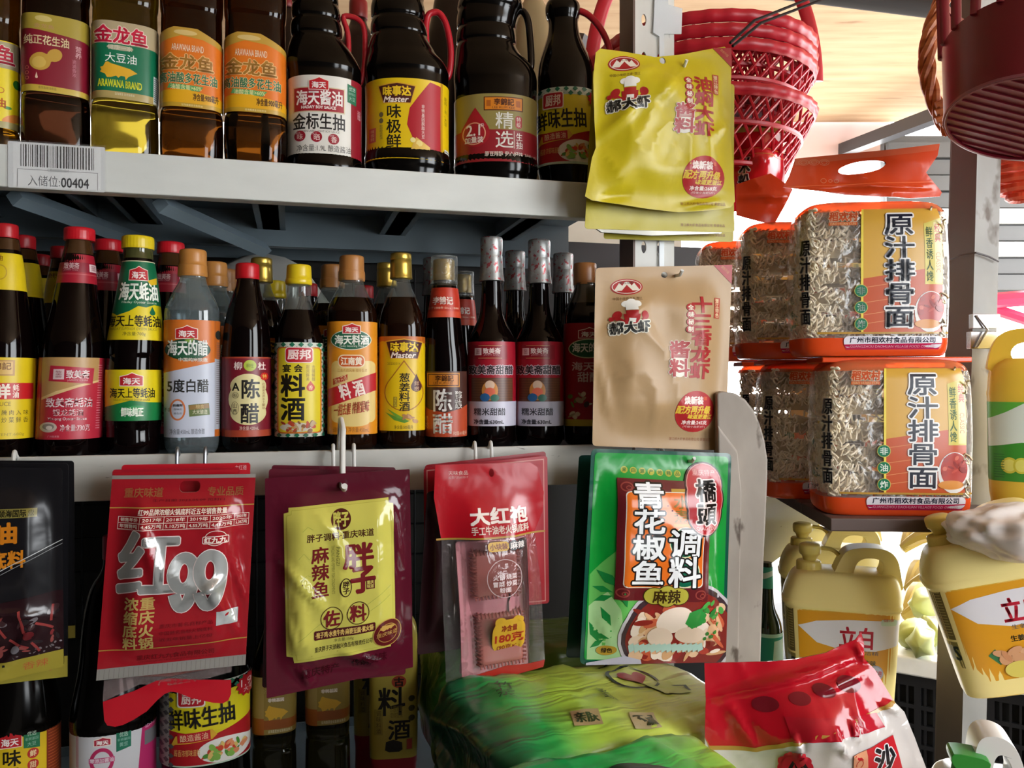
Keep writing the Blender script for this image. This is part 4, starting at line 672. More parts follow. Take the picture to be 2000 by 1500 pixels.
def goldoil(xc, lab, y0):
    b = low('oil_bottle', xc, lab, 'oil bottle', [(y0-150, xc-16, xc+16), (y0-110, xc-17, xc+17), (y0-95, xc-22, xc+22), (y0-45, xc-40, xc+40), (y0-20, xc-44, xc+44), (y0, xc-43, xc+43), (y0+118, xc-43, xc+43), (y0+128, xc-40, xc+40), (y0+138, xc-44, xc+44), (1800, xc-44, xc+44)], [(0, oil('#5a4e1e'))], .11, e=3.2, dr=.95, group='gold-labelled oil bottles in the bottom row')
    b.label('label', y0, y0+112, '#8a7436', [P([(xc-60, y0), (xc-18, y0+20), (xc-34, y0+40), (xc-60, y0+60)], '#8a3c14'), R(xc-60, y0+84, xc+60, y0+102, '#8a4a1c'), R(xc-60, y0-5, xc-20, y0+112, '#9a8248'), R(xc-60, y0+80, xc-20, y0+112, '#94501c'), T('非转基因', xc-12, y0+42, xc+18, y0+49, '#e8d8c8', b=.5), fish(xc-18, y0+55, xc+26, y0+86, '#c89a2c'), T('浓香花生油', xc-20, y0+20, xc+28, y0+32, '#a89058'), T('益海嘉里金龙鱼粮油食品', xc-12, y0+103, xc+34, y0+109, '#dcd4b0')])
    b.cap(y0-170, y0-132, xc-18, xc+18, '#a88a34'); return b
goldoil(536, 'gold-labelled oil bottle beside the checked soy sauce jug, bottom row', 1320); goldoil(640, 'gold-labelled oil bottle beside the tall yellow wine bottle, bottom row', 1302)
B5 = low('rice_wine_bottle', 768, 'square yellow cooking wine bottle with large black characters under the sachets', 'cooking wine bottle', [(1180, 748, 788), (1195, 740, 796), (1215, 727, 811), (1230, 722, 815), (1476, 722, 815), (1484, 725, 812)], [(0, mat('#c2b04a', .35)), (1466, mat('#a02838', .35))], .14, e=5, dr=.8)
B5.label('label', 1240, 1466, '#c2b04a', [E(779, 1330, 14, 12, '#b8482c'), T('古', 770, 1322, 788, 1338, '#1c140c', b=1.), T('料', 740, 1341, 790, 1394, '#15110a', b=1.4), T('酒', 759, 1405, 800, 1442, '#15110a', b=1.2), [E(803, y, 6, 6, '#4a4418') for y in (1364, 1383, 1402)], R(732, 1382, 748, 1432, '#a8963c'), T('调味料酒', 736, 1385, 745, 1429, '#6a5a20', v=True), T('去腥解膻\n增鲜提味', 762, 1376, 786, 1400, '#8a7a30'), P([(754, 1446), (768, 1442), (785, 1448), (786, 1462), (776, 1468), (760, 1466), (752, 1462)], '#1c170c'), R(792, 1440, 806, 1464, '#a89a44'), R(794, 1442, 804, 1462, '#b8403a')], wrap=110)
B5.cap(1160, 1192, 750, 786, '#8a2a34'); behind(B5, 735, .22, 'square yellow cooking wine bottle behind the front one, bottom row', 'square wine bottles in the bottom row')
# ================================================================ hooks and hanging sachets
def hook(px, y0, d0, reach, label, col='#c9c7c2', drop_=.03, r=.0022, sleeve=False):
    X, t, s = rk(px, 0); z = zz(y0, t); m = MB(); mm = mat(col, .4, 0 if col != '#8a8d92' else .9)
    zt = ZL1-.003; pts = [(s, .015, zt-.006), (s, -.004, zt+.004), (s, -.010, zt+.004+.008), (s, -.014, zt), (s, -.016, zt-.03), (s, -.022, zt-.05), (s, -reach, zt-.055), (s, -reach-.006, zt-.045)]
    for _ in range(2):
        o = [pts[0]]
        for a, b in zip(pts, pts[1:]): o += [tuple(p*.75+q*.25 for p, q in zip(a, b)), tuple(p*.25+q*.75 for p, q in zip(a, b))]
        pts = o+[pts[-1]]
    m.tube(pts, r, mm, n=8); q = m.build('display_hook'); q.matrix_world = RACK; tag(q, label, 'hook'); return q
hook(34, 880, 0, .07, 'white hook at the left holding the black sachets'); hook(349, 880, 0, .07, 'bare steel hook holding the red sachets, left of its pair', '#8a8d92'); hook(403, 880, 0, .05, 'bare steel hook at the right above the red sachets', '#8a8d92')
hook(650, 870, 0, .05, 'white hook left of the long rod above the maroon sachets'); hook(690, 868, 0, .05, 'white hook right of the long rod above the maroon sachets'); hook(924, 862, 0, .07, 'white hook above the twin-cake red sachet, left one'); hook(955, 860, 0, .05, 'white hook above the twin-cake red sachet, right one')
X_, t_, s_ = rk(665, -.02); m = MB(); pb = [(s_, .01, ZL1+.0), (s_, -.03, zz(835, t_)+.01), (s_+.001, -.055, zz(836, t_)), (s_, -.062, zz(850, t_)), (s_-.001, -.078, zz(952, rk(665, -.08)[1])), (s_, -.09, zz(955, rk(665, -.09)[1])), (s_, -.098, zz(948, rk(665, -.09)[1]))]
m.tube(pb, .0033, mat('#d3d1cc', .4), n=10); q = m.build('display_rod'); q.matrix_world = RACK; tag(q, 'long white rod with a bent tip through the hole of the maroon sachet', 'hook')
G1 = 'red hotpot sachets on the steel hooks'
def plain(name, lab, cat, quad, W, H, d, col, seed, group, outline=None, th=.006, gl=.3, ops=(), wr=.002, back=None):
    s = Sheet(name, lab, cat, quad, W, H, d=d, thick=th, wr=wr, seed=seed, group=group); s.make('sachet_body', outline, col, ops, step=16, gloss=gl, back=back); return s
BLK2 = '#131215'
# black sachets at the left edge
G0 = 'black hotpot sachets at the left edge'
plain('spice_sachet', 'black sachet hanging furthest back in the left stack, its right corner showing', 'sachet', [(-120, 896), (147, 903), (150, 1255), (-120, 1255)], 268, 355, -.045, BLK2, 21, G0, ops=[R(-5, 330, 275, 360, '#8a7a34')], th=.01)
plain('spice_sachet', 'black sachet in the middle of the left stack with an olive lower edge', 'sachet', [(-130, 900), (136, 908), (135, 1332), (-140, 1340)], 270, 430, -.066, BLK2, 22, G0, ops=[R(-5, 388, 275, 440, '#9a8c34'), T('颐海', 205, 400, 240, 414, '#a8603a')], th=.008)
H0 = Sheet('spice_sachet', 'front black sachet with orange characters and dried chillies, at the left edge', 'sachet', [(-150, 908), (124, 918), (128, 1312), (-160, 1356)], 280, 430, d=-.086, thick=.013, wr=.003, seed=23, group=G0, crease=((60, 260, 280, 320, .004, 9), (140, 430, 250, 300, .004, 10)))
H0.make('sachet_body', None, '#151417', [R(130, 82, 232, 100, '#7a7036'), T('颐海国际', 158, 84, 212, 98, '#1a180c', b=.4), T('出品', 216, 85, 226, 97, '#2a2810', v=True), T('油', 147, 110, 194, 150, '#c8781c', b=2.2), T('火锅底料', 70, 166, 212, 200, '#c87c1e', b=1.4), L([(60, 248), (285, 152)], 1.6, '#b8b8b8'), L([(60, 256), (285, 160)], 1.2, '#8a8a8a'), P([(60, 300), (120, 270), (282, 262), (282, 392), (0, 392), (0, 330)], '#241014'), blobs(31, 60, 10, 290, 270, 378, ['#5a1a1e', '#7a2a2c', '#3a2426', '#8a4440', '#2a2022', '#6a6468'], 4, 16), [L([(x, y), (x+dx, y+dy)], 5, '#8a3634') for x, y, dx, dy in ((150, 300, 24, 40), (200, 290, 10, 46), (180, 345, 34, 26), (230, 320, 30, 20), (220, 360, 14, 24), (260, 290, -4, 34))], blobs(32, 40, 0, 372, 280, 392, ['#6a6264', '#4a4446', '#8a8284'], 2, 4), R(-5, 392, 285, 435, '#9a8c34'), T('香辣', 200, 402, 250, 418, '#b05a34')], step=12, gloss=.22)
# red 99 sachets
plain('spice_sachet', 'bright red sachet hung furthest back on the steel hooks, its top edge showing', 'sachet', [(240, 905), (492, 907), (480, 1285), (214, 1285)], 260, 380, -.045, '#b01422', 24, G1, ops=[T('大红袍', 228, 4, 252, 14, '#d8a0a0')], th=.006)
plain('spice_sachet', 'red sachet just behind the printed silver-edged sachet', 'sachet', [(222, 914), (470, 916), (484, 1292), (206, 1300)], 262, 382, -.062, '#a01624', 25, G1, th=.005)
H1b = Sheet('spice_sachet', 'clear-bottomed red sachet whose curled lower end hangs below the silver-edged one', 'sachet', [(222, 918), (470, 918), (452, 1378), (203, 1378)], 250, 460, d=-.076, thick=.008, wr=.003, seed=26, group=G1)
FILMR = film('sachet film', '#e6d6d4', .10, .07, .25, 40)
ol = [(0, 400), (70, 408), (125, 418), (190, 412), (250, 398), (250, 455), (235, 462), (170, 448), (130, 428), (105, 438), (60, 478), (25, 490), (4, 480)]
H1b.make('top_print', [(2, 2), (248, 2), (250, 372), (0, 372)], '#a81622', step=20, gloss=.25)
H1b.make('clear_window', [(0, 372), (250, 372), (250, 404), (190, 414), (125, 420), (70, 412), (0, 440)], FILMR, step=12); H1b.make('bottom_seal', [(0, 440), (60, 424), (100, 408), (125, 406), (190, 414), (250, 420), (251, 448), (246, 460), (235, 465), (215, 462), (170, 448), (145, 436), (130, 432), (118, 436), (105, 446), (85, 466), (60, 480), (40, 488), (25, 490), (10, 486), (4, 476)], '#b01624', step=10, gloss=.2)
H1b.make('inner_cake', [(40, 350), (215, 350), (220, 392), (130, 402), (36, 394)], '#8a4a3c', step=14, lift=-.003, gloss=.25); H1b.make('sticker', ell(142, 374, 40, 14), '#c8a050', step=14, lift=.0008, closed=False)
H1 = Sheet('spice_sachet', 'front red sachet with huge silver characters and a printed sales table', 'sachet', [(222, 925), (503, 930), (482, 1309), (192, 1315)], 281, 387, d=-.094, thick=.017, wr=.0042, seed=4, group=G1, crease=((190, 190, 270, 330, .005, 10), (240, 150, 275, 260, .004, 8), (60, 60, 120, 250, .003, 12), (150, 250, 240, 200, .004, 9)))
SLV = mat('#b9bab8', .2, .55); DK = '#5a0d18'; GD = '#a8823c'
cols = (18, 63, 108, 153, 197, 242, 271)
H1.make('sachet_body', rr(0, 0, 281, 387, 1.5), '#911720', [R(-2, -2, 283, 7, mat('#b0aaa2', .3, .6)), R(-2, 366, 283, 390, mat('#a7a39c', .35, .55)), [R(x, 368, x+.8, 386, '#8a8680') for x in range(4, 280, 9)], T('重庆味道', 26, 24, 100, 42, '#8a5230', b=.4), T('专业品质', 187, 24, 258, 42, '#8a5230', b=.4), T('生产日期 2023.05.09 见封口', 82, 46, 222, 51, DK), R(0, 60, 281, 62, GD), T('红99品牌浓缩火锅底料近五年销售数量', 58, 64, 228, 75, '#e6d0c4', b=.3),
    [R(18, y, 271, y+1.1, '#dcc0b4') for y in (77, 88.5, 100.5)], [R(c, 77, c+1.1, 101, '#dcc0b4') for c in cols], [T(s, a+5, 79.5, b-4, 86.5, '#e4ccc0', b=.15) for s, a, b in zip(('销售年份', '2017年', '2018年', '2019年', '2020年', '2021年'), cols, cols[1:])], [T(s, a+4, 91, b-3, 98.5, '#e4ccc0', b=.15) for s, a, b in zip(('年销售吨', '4.45万吨', '5.10万吨', '4.55万吨', '4.46万吨', '5.28万吨'), cols, cols[1:])],
    E(210, 121, 21, 15, '#e0ccc0', hole=1.2), R(185, 117, 235, 132, '#e0ccc0', r=3), R(186.5, 118.5, 233.5, 130.5, '#911720', r=2), T('红九九', 189, 119, 231, 130, '#e6d4c8', b=.7), T('红', 28, 106, 142, 219, SLV, b=3.4, o='#d8c8c4', ow=1.6), nine(124, 146, 184, 262, 21, SLV, '#d8c8c4', 1.6), nine(172, 143, 234, 262, 21, SLV, '#d8c8c4', 1.6),
    T('浓缩底料', 46, 228, 73, 330, '#b89a58', b=.9, v=True), T('重庆火锅', 76, 228, 103, 330, '#b89a58', b=.9, v=True), [T(s, 114, y, 214, y+8, '#6a1018') for s, y in (('重庆市著名商标产品', 282), ('中国驰名商标火锅底料', 296), ('近五年销量上亿份', 310))], R(220, 267, 260, 296, mat('#d8dcdb', .12, .5)), R(0, 330, 281, 332, GD), T('重庆红九九食品有限公司', 72, 345, 218, 356, '#6a1418', b=.2), T('CHONGQING HONGJIUJIU FOOD CO.,LTD', 74, 358, 216, 362, '#6a1418')], step=9, gloss=.15, crink=.2, holes=[[(x, y) for x, y in rr(131, 12, 171, 34, 9)][::-1]], back='#8a8580')
# maroon sachets
G2 = 'maroon fish seasoning sachets on the long rod'
for i, (qd, d, lab) in enumerate((([(533, 905), (775, 916), (782, 1320), (520, 1320)], -.035, 'maroon sachet furthest back on the long rod, its slanted top edge showing'), ([(528, 912), (790, 924), (795, 1330), (515, 1330)], -.052, 'maroon sachet just behind the front yellow-panelled sachet'))):
    plain('spice_sachet', lab, 'sachet', qd, 270, 405, d, '#541020', 27+i, G2, th=.008)
H2 = Sheet('spice_sachet', 'front maroon sachet with a lime-yellow panel hanging on the long rod', 'sachet', [(521, 930), (803, 920), (810, 1316), (524, 1350)], 283, 400, d=-.080, thick=.017, wr=.0046, seed=9, group=G2, crease=((10, 130, 120, 260, .004, 10), (130, 330, 230, 385, .006, 11), (60, 350, 85, 395, .005, 9), (245, 60, 265, 210, .004, 8), (40, 250, 60, 330, .003, 8)))
MR, BRN = '#5a1520', '#4a2a18'
PAN = [(35, 66), (44, 64), (44, 56), (238, 52), (238, 62), (247, 64), (247, 336), (238, 338), (238, 346), (52, 342), (50, 330), (38, 328)]
H2.make('sachet_body', rr(0, 0, 283, 400, 2), '#511222', [P(PAN, '#bcb450'), P([(40, 70), (49, 68), (49, 61), (233, 57), (233, 66), (242, 68), (242, 331), (233, 333), (233, 341), (57, 337), (56, 326), (43, 324)], '#a8a244'), P([(41, 71), (50, 69), (50, 62), (232, 58), (232, 67), (241, 69), (241, 330), (232, 332), (232, 340), (58, 336), (57, 325), (44, 323)], '#c0b854'), [L(p, 1., '#9aa048') for p in ([(62, 150), (72, 140), (82, 152), (92, 142)], [(66, 190), (78, 180), (90, 186)], [(190, 250), (220, 232), (238, 222)], [(196, 262), (236, 240)], [(60, 300), (90, 280), (120, 262)], [(70, 100), (80, 92), (90, 98)])],
    E(143, 84, 19.5, 19.5, '#4a1a14'), T('胖子', 128, 71, 158, 97, '#c0b854', b=1.2), T('胖子调料·重庆味道', 78, 106, 206, 120, BRN, b=.5), T('麻辣鱼', 86, 131, 119, 222, '#6a1a1c', b=1., v=True), T('PANGZI', 119, 148, 154, 154, '#6a6a30', rot=-90), T('TINGLING AND PEPPERY FISH CONDIMENTS', 82, 172, 172, 178, '#6a6a30', rot=-90), T('胖', 147, 132, 204, 176, '#6e1a1e', b=2.), T('子', 160, 178, 206, 224, '#6e1a1e', b=2.6), E(150, 211, 11.5, 18, '#3a2418'), E(150, 211, 9.5, 16, '#c0b854'), T('胖子', 144, 199, 157, 223, '#3a2418', b=.6, v=True), R(189, 202, 206, 220, '#5a1a1c'), T('重庆\n味道', 191, 204, 204, 218, '#c8b860', b=.2),
    E(123, 265, 21.5, 21.5, '#4a3418', hole=1.8), E(173, 262, 21.5, 21.5, '#4a3418', hole=1.8), T('佐', 108, 251, 138, 280, '#6e1a1e', b=1.3), T('料', 158, 247, 188, 277, '#6e1a1e', b=1.3), R(89, 285, 206, 302, '#4c1a1c', r=3), T('·辣子鸡·水煮牛肉·麻婆豆腐·素火锅·', 92, 288, 203, 299, '#d0b060', b=.3), T('净含量:150g', 126, 304, 164, 312, '#5a5228'), T('重庆胖子天骄融兴食品有限责任公司', 90, 315, 200, 326, '#3a3018', b=.2), E(230, 314, 29, 28, '#b89048'), E(230, 314, 27.5, 26.5, '#5a1a1c'), E(230, 314, 20, 19, '#b89048', hole=1), R(206, 310, 254, 320, '#5a1a1c'), T('重庆味道', 208, 310, 250, 319, '#b89048'), fish(214, 296, 246, 308, '#b89048'), T('重庆特产', 66, 358, 137, 376, '#3a0a14', b=.4), T('传统美味', 161, 354, 230, 372, '#3a0a14', b=.4)], step=8, gloss=.11, crink=.25, holes=[ell(142, 22, 6, 6)[::-1]])
# twin-cake red sachets
G3 = 'red hotpot sachets right of the maroon ones'
plain('spice_sachet', 'flat red pack hanging furthest back behind the twin-cake sachet', 'sachet', [(832, 905), (1068, 884), (1072, 1160), (836, 1170)], 238, 270, -.03, '#8a1420', 29, G3, th=.008, ops=[R(6, 6, 230, 264, '#941824'), R(9, 9, 227, 261, '#86121e')])
plain('spice_sachet', 'red-edged pack just behind the twin-cake sachet, its right edge showing', 'sachet', [(830, 910), (1071, 893), (1075, 1187), (832, 1190)], 240, 285, -.045, '#9a1824', 30, G3, th=.008, ops=[R(5, 5, 233, 280, '#c08078'), R(7, 7, 231, 278, '#9a1824')])
plain('spice_sachet', 'dark clear-ended sachet hanging left behind the twin-cake sachet', 'sachet', [(834, 960), (900, 950), (900, 1270), (815, 1275)], 80, 315, -.06, '#2c1418', 33, G3, th=.015)
H3 = Sheet('spice_sachet', 'front clear sachet holding two ribbed hotpot cakes under a red header', 'sachet', [(846, 905), (1062, 905), (1074, 1325), (870, 1345)], 218, 425, d=-.085, thick=.020, wr=.004, seed=12, group=G3, edge=.16, crease=((30, 140, 40, 380, .004, 8), (180, 150, 190, 390, .005, 8), (150, 180, 160, 400, .003, 6)))
H3.make('header', [(6, 0), (192, 0), (206, 10), (218, 60), (214, 100), (196, 137), (10, 140), (0, 60)], '#a8131f', [T('天味食品', 30, 12, 68, 20, '#d8b0a8'), T('股票代码603317', 30, 22, 68, 27, '#c88a88'), T('大红袍', 66, 84, 180, 114, '#eadcd4', b=1.6), T('手工牛油老火锅底料', 66, 117, 182, 132, '#dcc0b4', b=.5), R(0, 136.5, 218, 140, '#a8823c')], step=8, gloss=.2, holes=[ell(114, 18, 5, 8)[::-1]])
H3.make('clear_window', [(10, 140), (196, 137), (206, 240), (210, 396), (170, 398), (130, 394), (60, 402), (4, 420), (6, 260)], film('window film', '#f2ecec', .03, .06, .22, 35), step=9)
H3.make('bottom_seal', [(4, 420), (60, 402), (130, 394), (170, 398), (210, 396), (206, 410), (140, 416), (70, 424), (8, 448), (-6, 446)], '#a8281f', step=10, gloss=.25, clip=False)
tr = Sheet.make(H3, 'tray', rr(36, 144, 176, 404, 6), '#c98c94', step=12, gloss=.2, lift=-.016)
def cake(y0, y1, x0, x1):
    m = MB(); n = 56; prof = [(0, -.004), (0, .006), (.03, .0095), (.07, .011), (.12, .0112)]; vs, fs = [], []
    for ins, h in prof:
        for p in [q for q in rr(x0+ins*90, y0+ins*90, x1-ins*90, y1-ins*90, 8, 5)]:
            vs.append((p, h))
    ring = len(rr(0, 0, 40, 40, 8, 5)); V = []
    for i, (p, h) in enumerate(vs):
        k = i % ring; px, pz = H3.flat(*p); V.append((px, -(h-.0025), pz))
    for i in range(len(prof)-1):
        for j in range(ring): j2 = (j+1) % ring; fs.append((i*ring+j, (i+1)*ring+j, (i+1)*ring+j2, i*ring+j2))
    fs.append(tuple(range((len(prof)-1)*ring, len(prof)*ring))[::-1]); CK = mat('#a0605a', .18, coat=.5); fs = [f[::-1] for f in fs]
    m.add(V, fs, CK)
    for k in range(13):                 # ribs round the moulded rim
        f = (k+.5)/13
        for (xa, ya, xb, yb) in ((x0+(x1-x0)*f, y0-3, x0+(x1-x0)*f, y0+8), (x0+(x1-x0)*f, y1-8, x0+(x1-x0)*f, y1+3), (x0-3, y0+(y1-y0)*f, x0+8, y0+(y1-y0)*f), (x1-8, y0+(y1-y0)*f, x1+3, y0+(y1-y0)*f)):
            a_, b_ = H3.flat(xa, ya), H3.flat(xb, yb); m.tube([(a_[0], .002, a_[1]), ((a_[0]+b_[0])/2, -.0075, (a_[1]+b_[1])/2), (b_[0], -.0088, b_[1])], .0011, CK, n=6)
    m.build('hotpot_cake', H3.root)
cake(165, 255, 66, 158); cake(286, 386, 70, 164)
pr = Art(.3); pr.boxes.append((0, 0, 300, 500, 0)); pr.run([R(92, 146, 134, 163, '#c89a2c', r=7), T('小块装', 96, 149, 131, 160, '#7a3c14', b=.5), E(143, 154.5, 9.5, 9.5, '#1c1718'), E(157, 154.5, 9.5, 9.5, '#1c1718'), T('麻辣', 136, 148, 165, 161, '#d8ccc8', b=.4), T('火锅 烧菜', 100, 206, 146, 216, '#d8c4c4', b=.4), T('冒菜 炒菜', 100, 219, 146, 229, '#d8c4c4', b=.4), T('粉面', 112, 231, 133, 240, '#d8c4c4', b=.4), E(122, 214, 34, 36, '#c8b0b0', hole=1.2), E(112, 297, 11, 10, '#c89a2c'), E(146, 297, 11, 10, '#c89a2c'), R(96, 292, 162, 366, '#c89a2c', r=26), T('净含量', 114, 304, 146, 317, '#8a2c18', b=.6), T('180克', 102, 321, 158, 341, '#a82c1c', b=1.1), T('(90克×2)', 106, 345, 154, 357, '#8a3418', b=.5)])
pr.cut(frange(0, 218, 24), frange(0, 425, 46)); m = MB(); pr.emit(m, lambda x, y, l: H3.warp(x, y, .0022+l*LS)); m.build('window_print', H3.root)
# green fish seasoning
G4 = 'green fish seasoning sachets under the kraft sachet'
plain('spice_sachet', 'dark green sachet behind the green fish seasoning, its left edge showing', 'sachet', [(1134, 886), (1410, 888), (1400, 1292), (1110, 1270)], 280, 395, -.05, '#0c3a34', 34, G4, th=.01)
H4 = Sheet('spice_sachet', 'green fish seasoning sachet with an orange panel and a bowl of fish', 'sachet', [(1158, 873), (1432, 889), (1419, 1305), (1136, 1283)], 275, 412, d=-.082, thick=.018, wr=.0036, seed=15, group=G4, crease=((236, 230, 244, 385, .004, 9), (20, 300, 60, 390, .002, 9)))
GR = '#0a8a34'; W_ = '#e6e8ea'; K_ = '#16120f'
food = blobs(41, 90, 84, 300, 262, 396, ['#8a2420', '#a83a2a', '#d8b490', '#e0c8b0', '#c89a6c', '#7a2a20', '#d8a880', '#c05a3c', '#e8d8c8'], 7, 24)+blobs(42, 16, 190, 290, 262, 340, ['#3a8a3c', '#2f7a34', '#4a9a44'], 4, 11)+[E(160, 320, 34, 26, '#e6d4c4', rot=-15), E(196, 352, 30, 18, '#dcc4ae', rot=10), E(140, 356, 26, 20, '#e0cab6', rot=30), P([(185, 305), (205, 298), (222, 312), (214, 330), (196, 338), (180, 326)], '#2f8a3c'), [E(x, y, 4, 4, '#3a7a34') for x, y in ((232, 352), (240, 358), (228, 362), (246, 350))]]
scroll = lambda x, y: [E(x, y, 11, 9, '#8a3a34', hole=2.4), E(x+3, y+2, 5, 4, '#8a3a34', hole=1.6)]
H4.make('sachet_body', rr(0, 0, 275, 412, 10), '#0b4a3a', [R(7, 7, 268, 404, '#0d8a30', r=8), P([(9, 240), (50, 190), (60, 260), (110, 290), (120, 404), (12, 402)], '#5aa850'), P([(10, 300), (40, 270), (60, 300), (80, 404), (12, 402)], '#9cc48a'), [P([(x, y), (x+dx*.5-dy*.18, y+dy*.5+dx*.18), (x+dx, y+dy), (x+dx*.5+dy*.18, y+dy*.5-dx*.18)], '#1a7a38') for x, y, dx, dy in ((14, 262, 34, 8), (20, 230, 40, 30), (18, 290, 30, -14), (12, 330, 20, 40), (30, 300, 18, 34), (16, 380, 24, -18), (44, 240, 24, 36), (18, 352, 30, 8), (60, 262, 10, 34))],
    E(180, 350, 118, 102, '#b8b4b8'), E(180, 350, 112, 96, '#3a2a30'), E(180, 352, 104, 88, '#7a2620'), food, P([(10, 408), (80, 396), (110, 404), (112, 412), (10, 412)], '#b8b8c8'), [P([(x, 372+abs(x-160)*.03), (x+9, 369), (x+14, 384), (x+4, 390)], '#a8c8bc') for x in range(84, 220, 10)], E(46, 384, 19, 10, '#a88a2c'), T('绿色', 36, 379, 56, 389, '#3a3010', b=.5),
    [[E(62+i*17, 38-i*-.9, 6.5, 6.5, '#a8a83a'), T(c, 58+i*17, 34+i*.9, 66+i*17, 42+i*.9, '#2a6a2a', b=.2)] for i, c in enumerate('来自源产地精品')], P([(48, 54), (222, 58), (224, 286), (50, 282)], '#5c1a1e'), R(61, 78, 209, 258, '#d8d0c0', r=8), R(62.5, 79.5, 207.5, 256.5, '#d86a1c', r=8), scroll(64, 70), scroll(62, 268), scroll(206, 272), R(147, 72, 184, 78, '#b08a34'), R(148, 137, 182, 142, '#b08a34'), T('水煮', 149, 84, 182, 134, '#8a6a24', b=.6, v=True), E(171, 172, 30, 29, '#d8d8b0'), E(171, 172, 28, 27, '#0c5a40'), E(173, 229, 30, 29, '#d8d8b0'), E(173, 229, 28, 27, '#0c5a40'),
    T('青花椒鱼', 74, 62, 132, 250, W_, b=1.6, o=K_, ow=3., v=True), T('调', 141, 148, 200, 199, W_, b=1.6, o=K_, ow=3.), T('料', 142, 200, 203, 257, W_, b=1.6, o=K_, ow=3.), [[E(215, y, rx, ry, c) for y, rx, ry in ((66, 41-q, 48-q), (116, 41-q, 46-q), (92, 44-q, 52-q))] for c, q in (('#2a120f', 0), ('#c88a84', 3), ('#a8242c', 5))], T('重庆特产', 192, 34, 238, 46, '#e0a8a4', b=.2), T('橋頭', 195, 54, 238, 138, '#17110f', b=1.6, o='#e6d8d4', ow=2.4, v=True), T('QIAO TOU', 193, 142, 238, 150, '#e0b4b0', b=.2), [E(140+dx, 273, 20, ry, '#3a3410') for dx, ry in ((-22, 17), (0, 21), (22, 17))], [E(140+dx, 273, 18.5, ry, '#aaa23c') for dx, ry in ((-22, 15.5), (0, 19.5), (22, 15.5))], T('麻辣', 116, 261, 165, 286, '#3a2a10', b=.9)], step=9, gloss=.17, holes=[ell(137, 26, 5.5, 6)[::-1]])
# kraft and yellow crayfish seasoning on the clip strip
def crayfish_art(main, name, net, W, H, ey, logo, mx, sx, tagx, disc, by):
    """printing shared by the two crayfish seasonings (the cartoon figure is left out)"""
    lx, ly = logo; rd = '#a01c1e'
    return [P([(W-39, -1), (W+1, -1), (W+1, 38)], rd), T('焕新升级', W-24, 6, W-4, 12, '#c88a5a', rot=-42), E(58, ey, 30, 16.5, rd), E(58, ey, 27.5, 14.2, '#d8cfc0'), E(58, ey, 26, 13, rd), P([(34, ey+8), (44, ey-8), (50, ey-2), (55, ey-10), (62, ey-10), (67, ey-2), (72, ey-8), (82, ey+8)], '#d8cfc0'), P([(46, ey+11), (58, ey-4), (70, ey+11)], rd), T('潜江龙虾', 44, ey-11, 72, ey-5, '#3a2018'), T('中国小龙虾之乡·潜江', 32, ey+21, 84, ey+27, '#5a3a18'),
        [E(lx+x, ly+y, r, r*.8, '#e4e2da') for x, y, r in ((-9, -4, 8), (0, -7, 9), (9, -4, 8))], R(lx-10, ly-3, lx+10, ly+8, '#e4e2da'), R(lx-10, ly+9, lx+10, ly+22, rd), P([(lx-14, ly+16), (lx+14, ly+16), (lx+12, ly+36), (lx-12, ly+36)], rd), R(lx-6, ly+24, lx+6, ly+32, '#dcd8d0'), E(lx-24, ly+18, 7, 9, rd, rot=30), E(lx+24, ly+18, 7, 9, rd, rot=-30), L([(lx-22, ly+24), (lx-12, ly+32)], 4, rd), L([(lx+22, ly+24), (lx+12, ly+32)], 4, rd), T('郝大虾', lx-37, ly+31, lx+33, ly+53, '#15130f', b=1.6, o='#dcd8c8', ow=1.6, rot=5), E(lx-33, ly+26, 4.5, 4.5, rd), E(lx-24, ly+25, 4.5, 4.5, rd),
        T(name, mx[0], mx[1], mx[2], mx[3], rd, b=1.8, v=True), E(sx[0]+20, sx[1]+28, 19, 20, '#dcd6c8'), E(sx[0]+20, sx[3]-14, 16, 16, '#dcd6c8'), T('酱料', sx[0], sx[1], sx[2], sx[3], rd, b=1.6, o='#dcd6c8', ow=.9, v=True), [[E(tagx[0]+9, tagx[1]+9+i*14, 9, 7.6, rd), T(c, tagx[0]+3.5, tagx[1]+4+i*14, tagx[0]+14.5, tagx[1]+14+i*14, '#e4dcc8', b=.4)] for i, c in enumerate('全味秘制')], R(tagx[2], tagx[3], tagx[2]+14, tagx[3]+40, '#a8402c', rot=3), T('潜江特色', tagx[2]+2.5, tagx[3]+2, tagx[2]+11.5, tagx[3]+38, '#dcc8a0', b=.2, v=True),
        E(disc[0], disc[1], 43, 40, '#a81c20'), T('焕新装', disc[0]-27, disc[1]-29, disc[0]+15, disc[1]-14, '#ecdcd4', b=.9), T('配方再升级', disc[0]-41, disc[1]-11, disc[0]+33, disc[1]+4, '#d8b83a', b=.8, sk=.2), T('味道更潜江', disc[0]-16, disc[1]+5, disc[0]+37, disc[1]+14, '#d8b83a', b=.5, sk=.2), T('净含量:'+net, disc[0]-26, disc[1]+17, disc[0]+27, disc[1]+25, '#ecdcd4', b=.3), T('(可做小龙虾3斤)', disc[0]-22, disc[1]+27, disc[0]+24, disc[1]+32, '#e4c8c0'), R(disc[0]+17, disc[1]-29, disc[0]+24, disc[1]-22, '#c8502c'), T('潜江郝大虾食品有限公司 荣誉出品', by[0], by[1], by[2], by[1]+6, '#8a4a1c')]
H5 = Sheet('spice_sachet', 'brown kraft sachet with red characters hanging between the yellow and green ones', 'sachet', [(1166, 528), (1433, 512), (1419, 883), (1160, 868)], 268, 358, d=-.045, thick=.013, wr=.0042, seed=18, crease=((0, 150, 110, 60, .004, 12), (10, 180, 30, 300, .003, 10)))
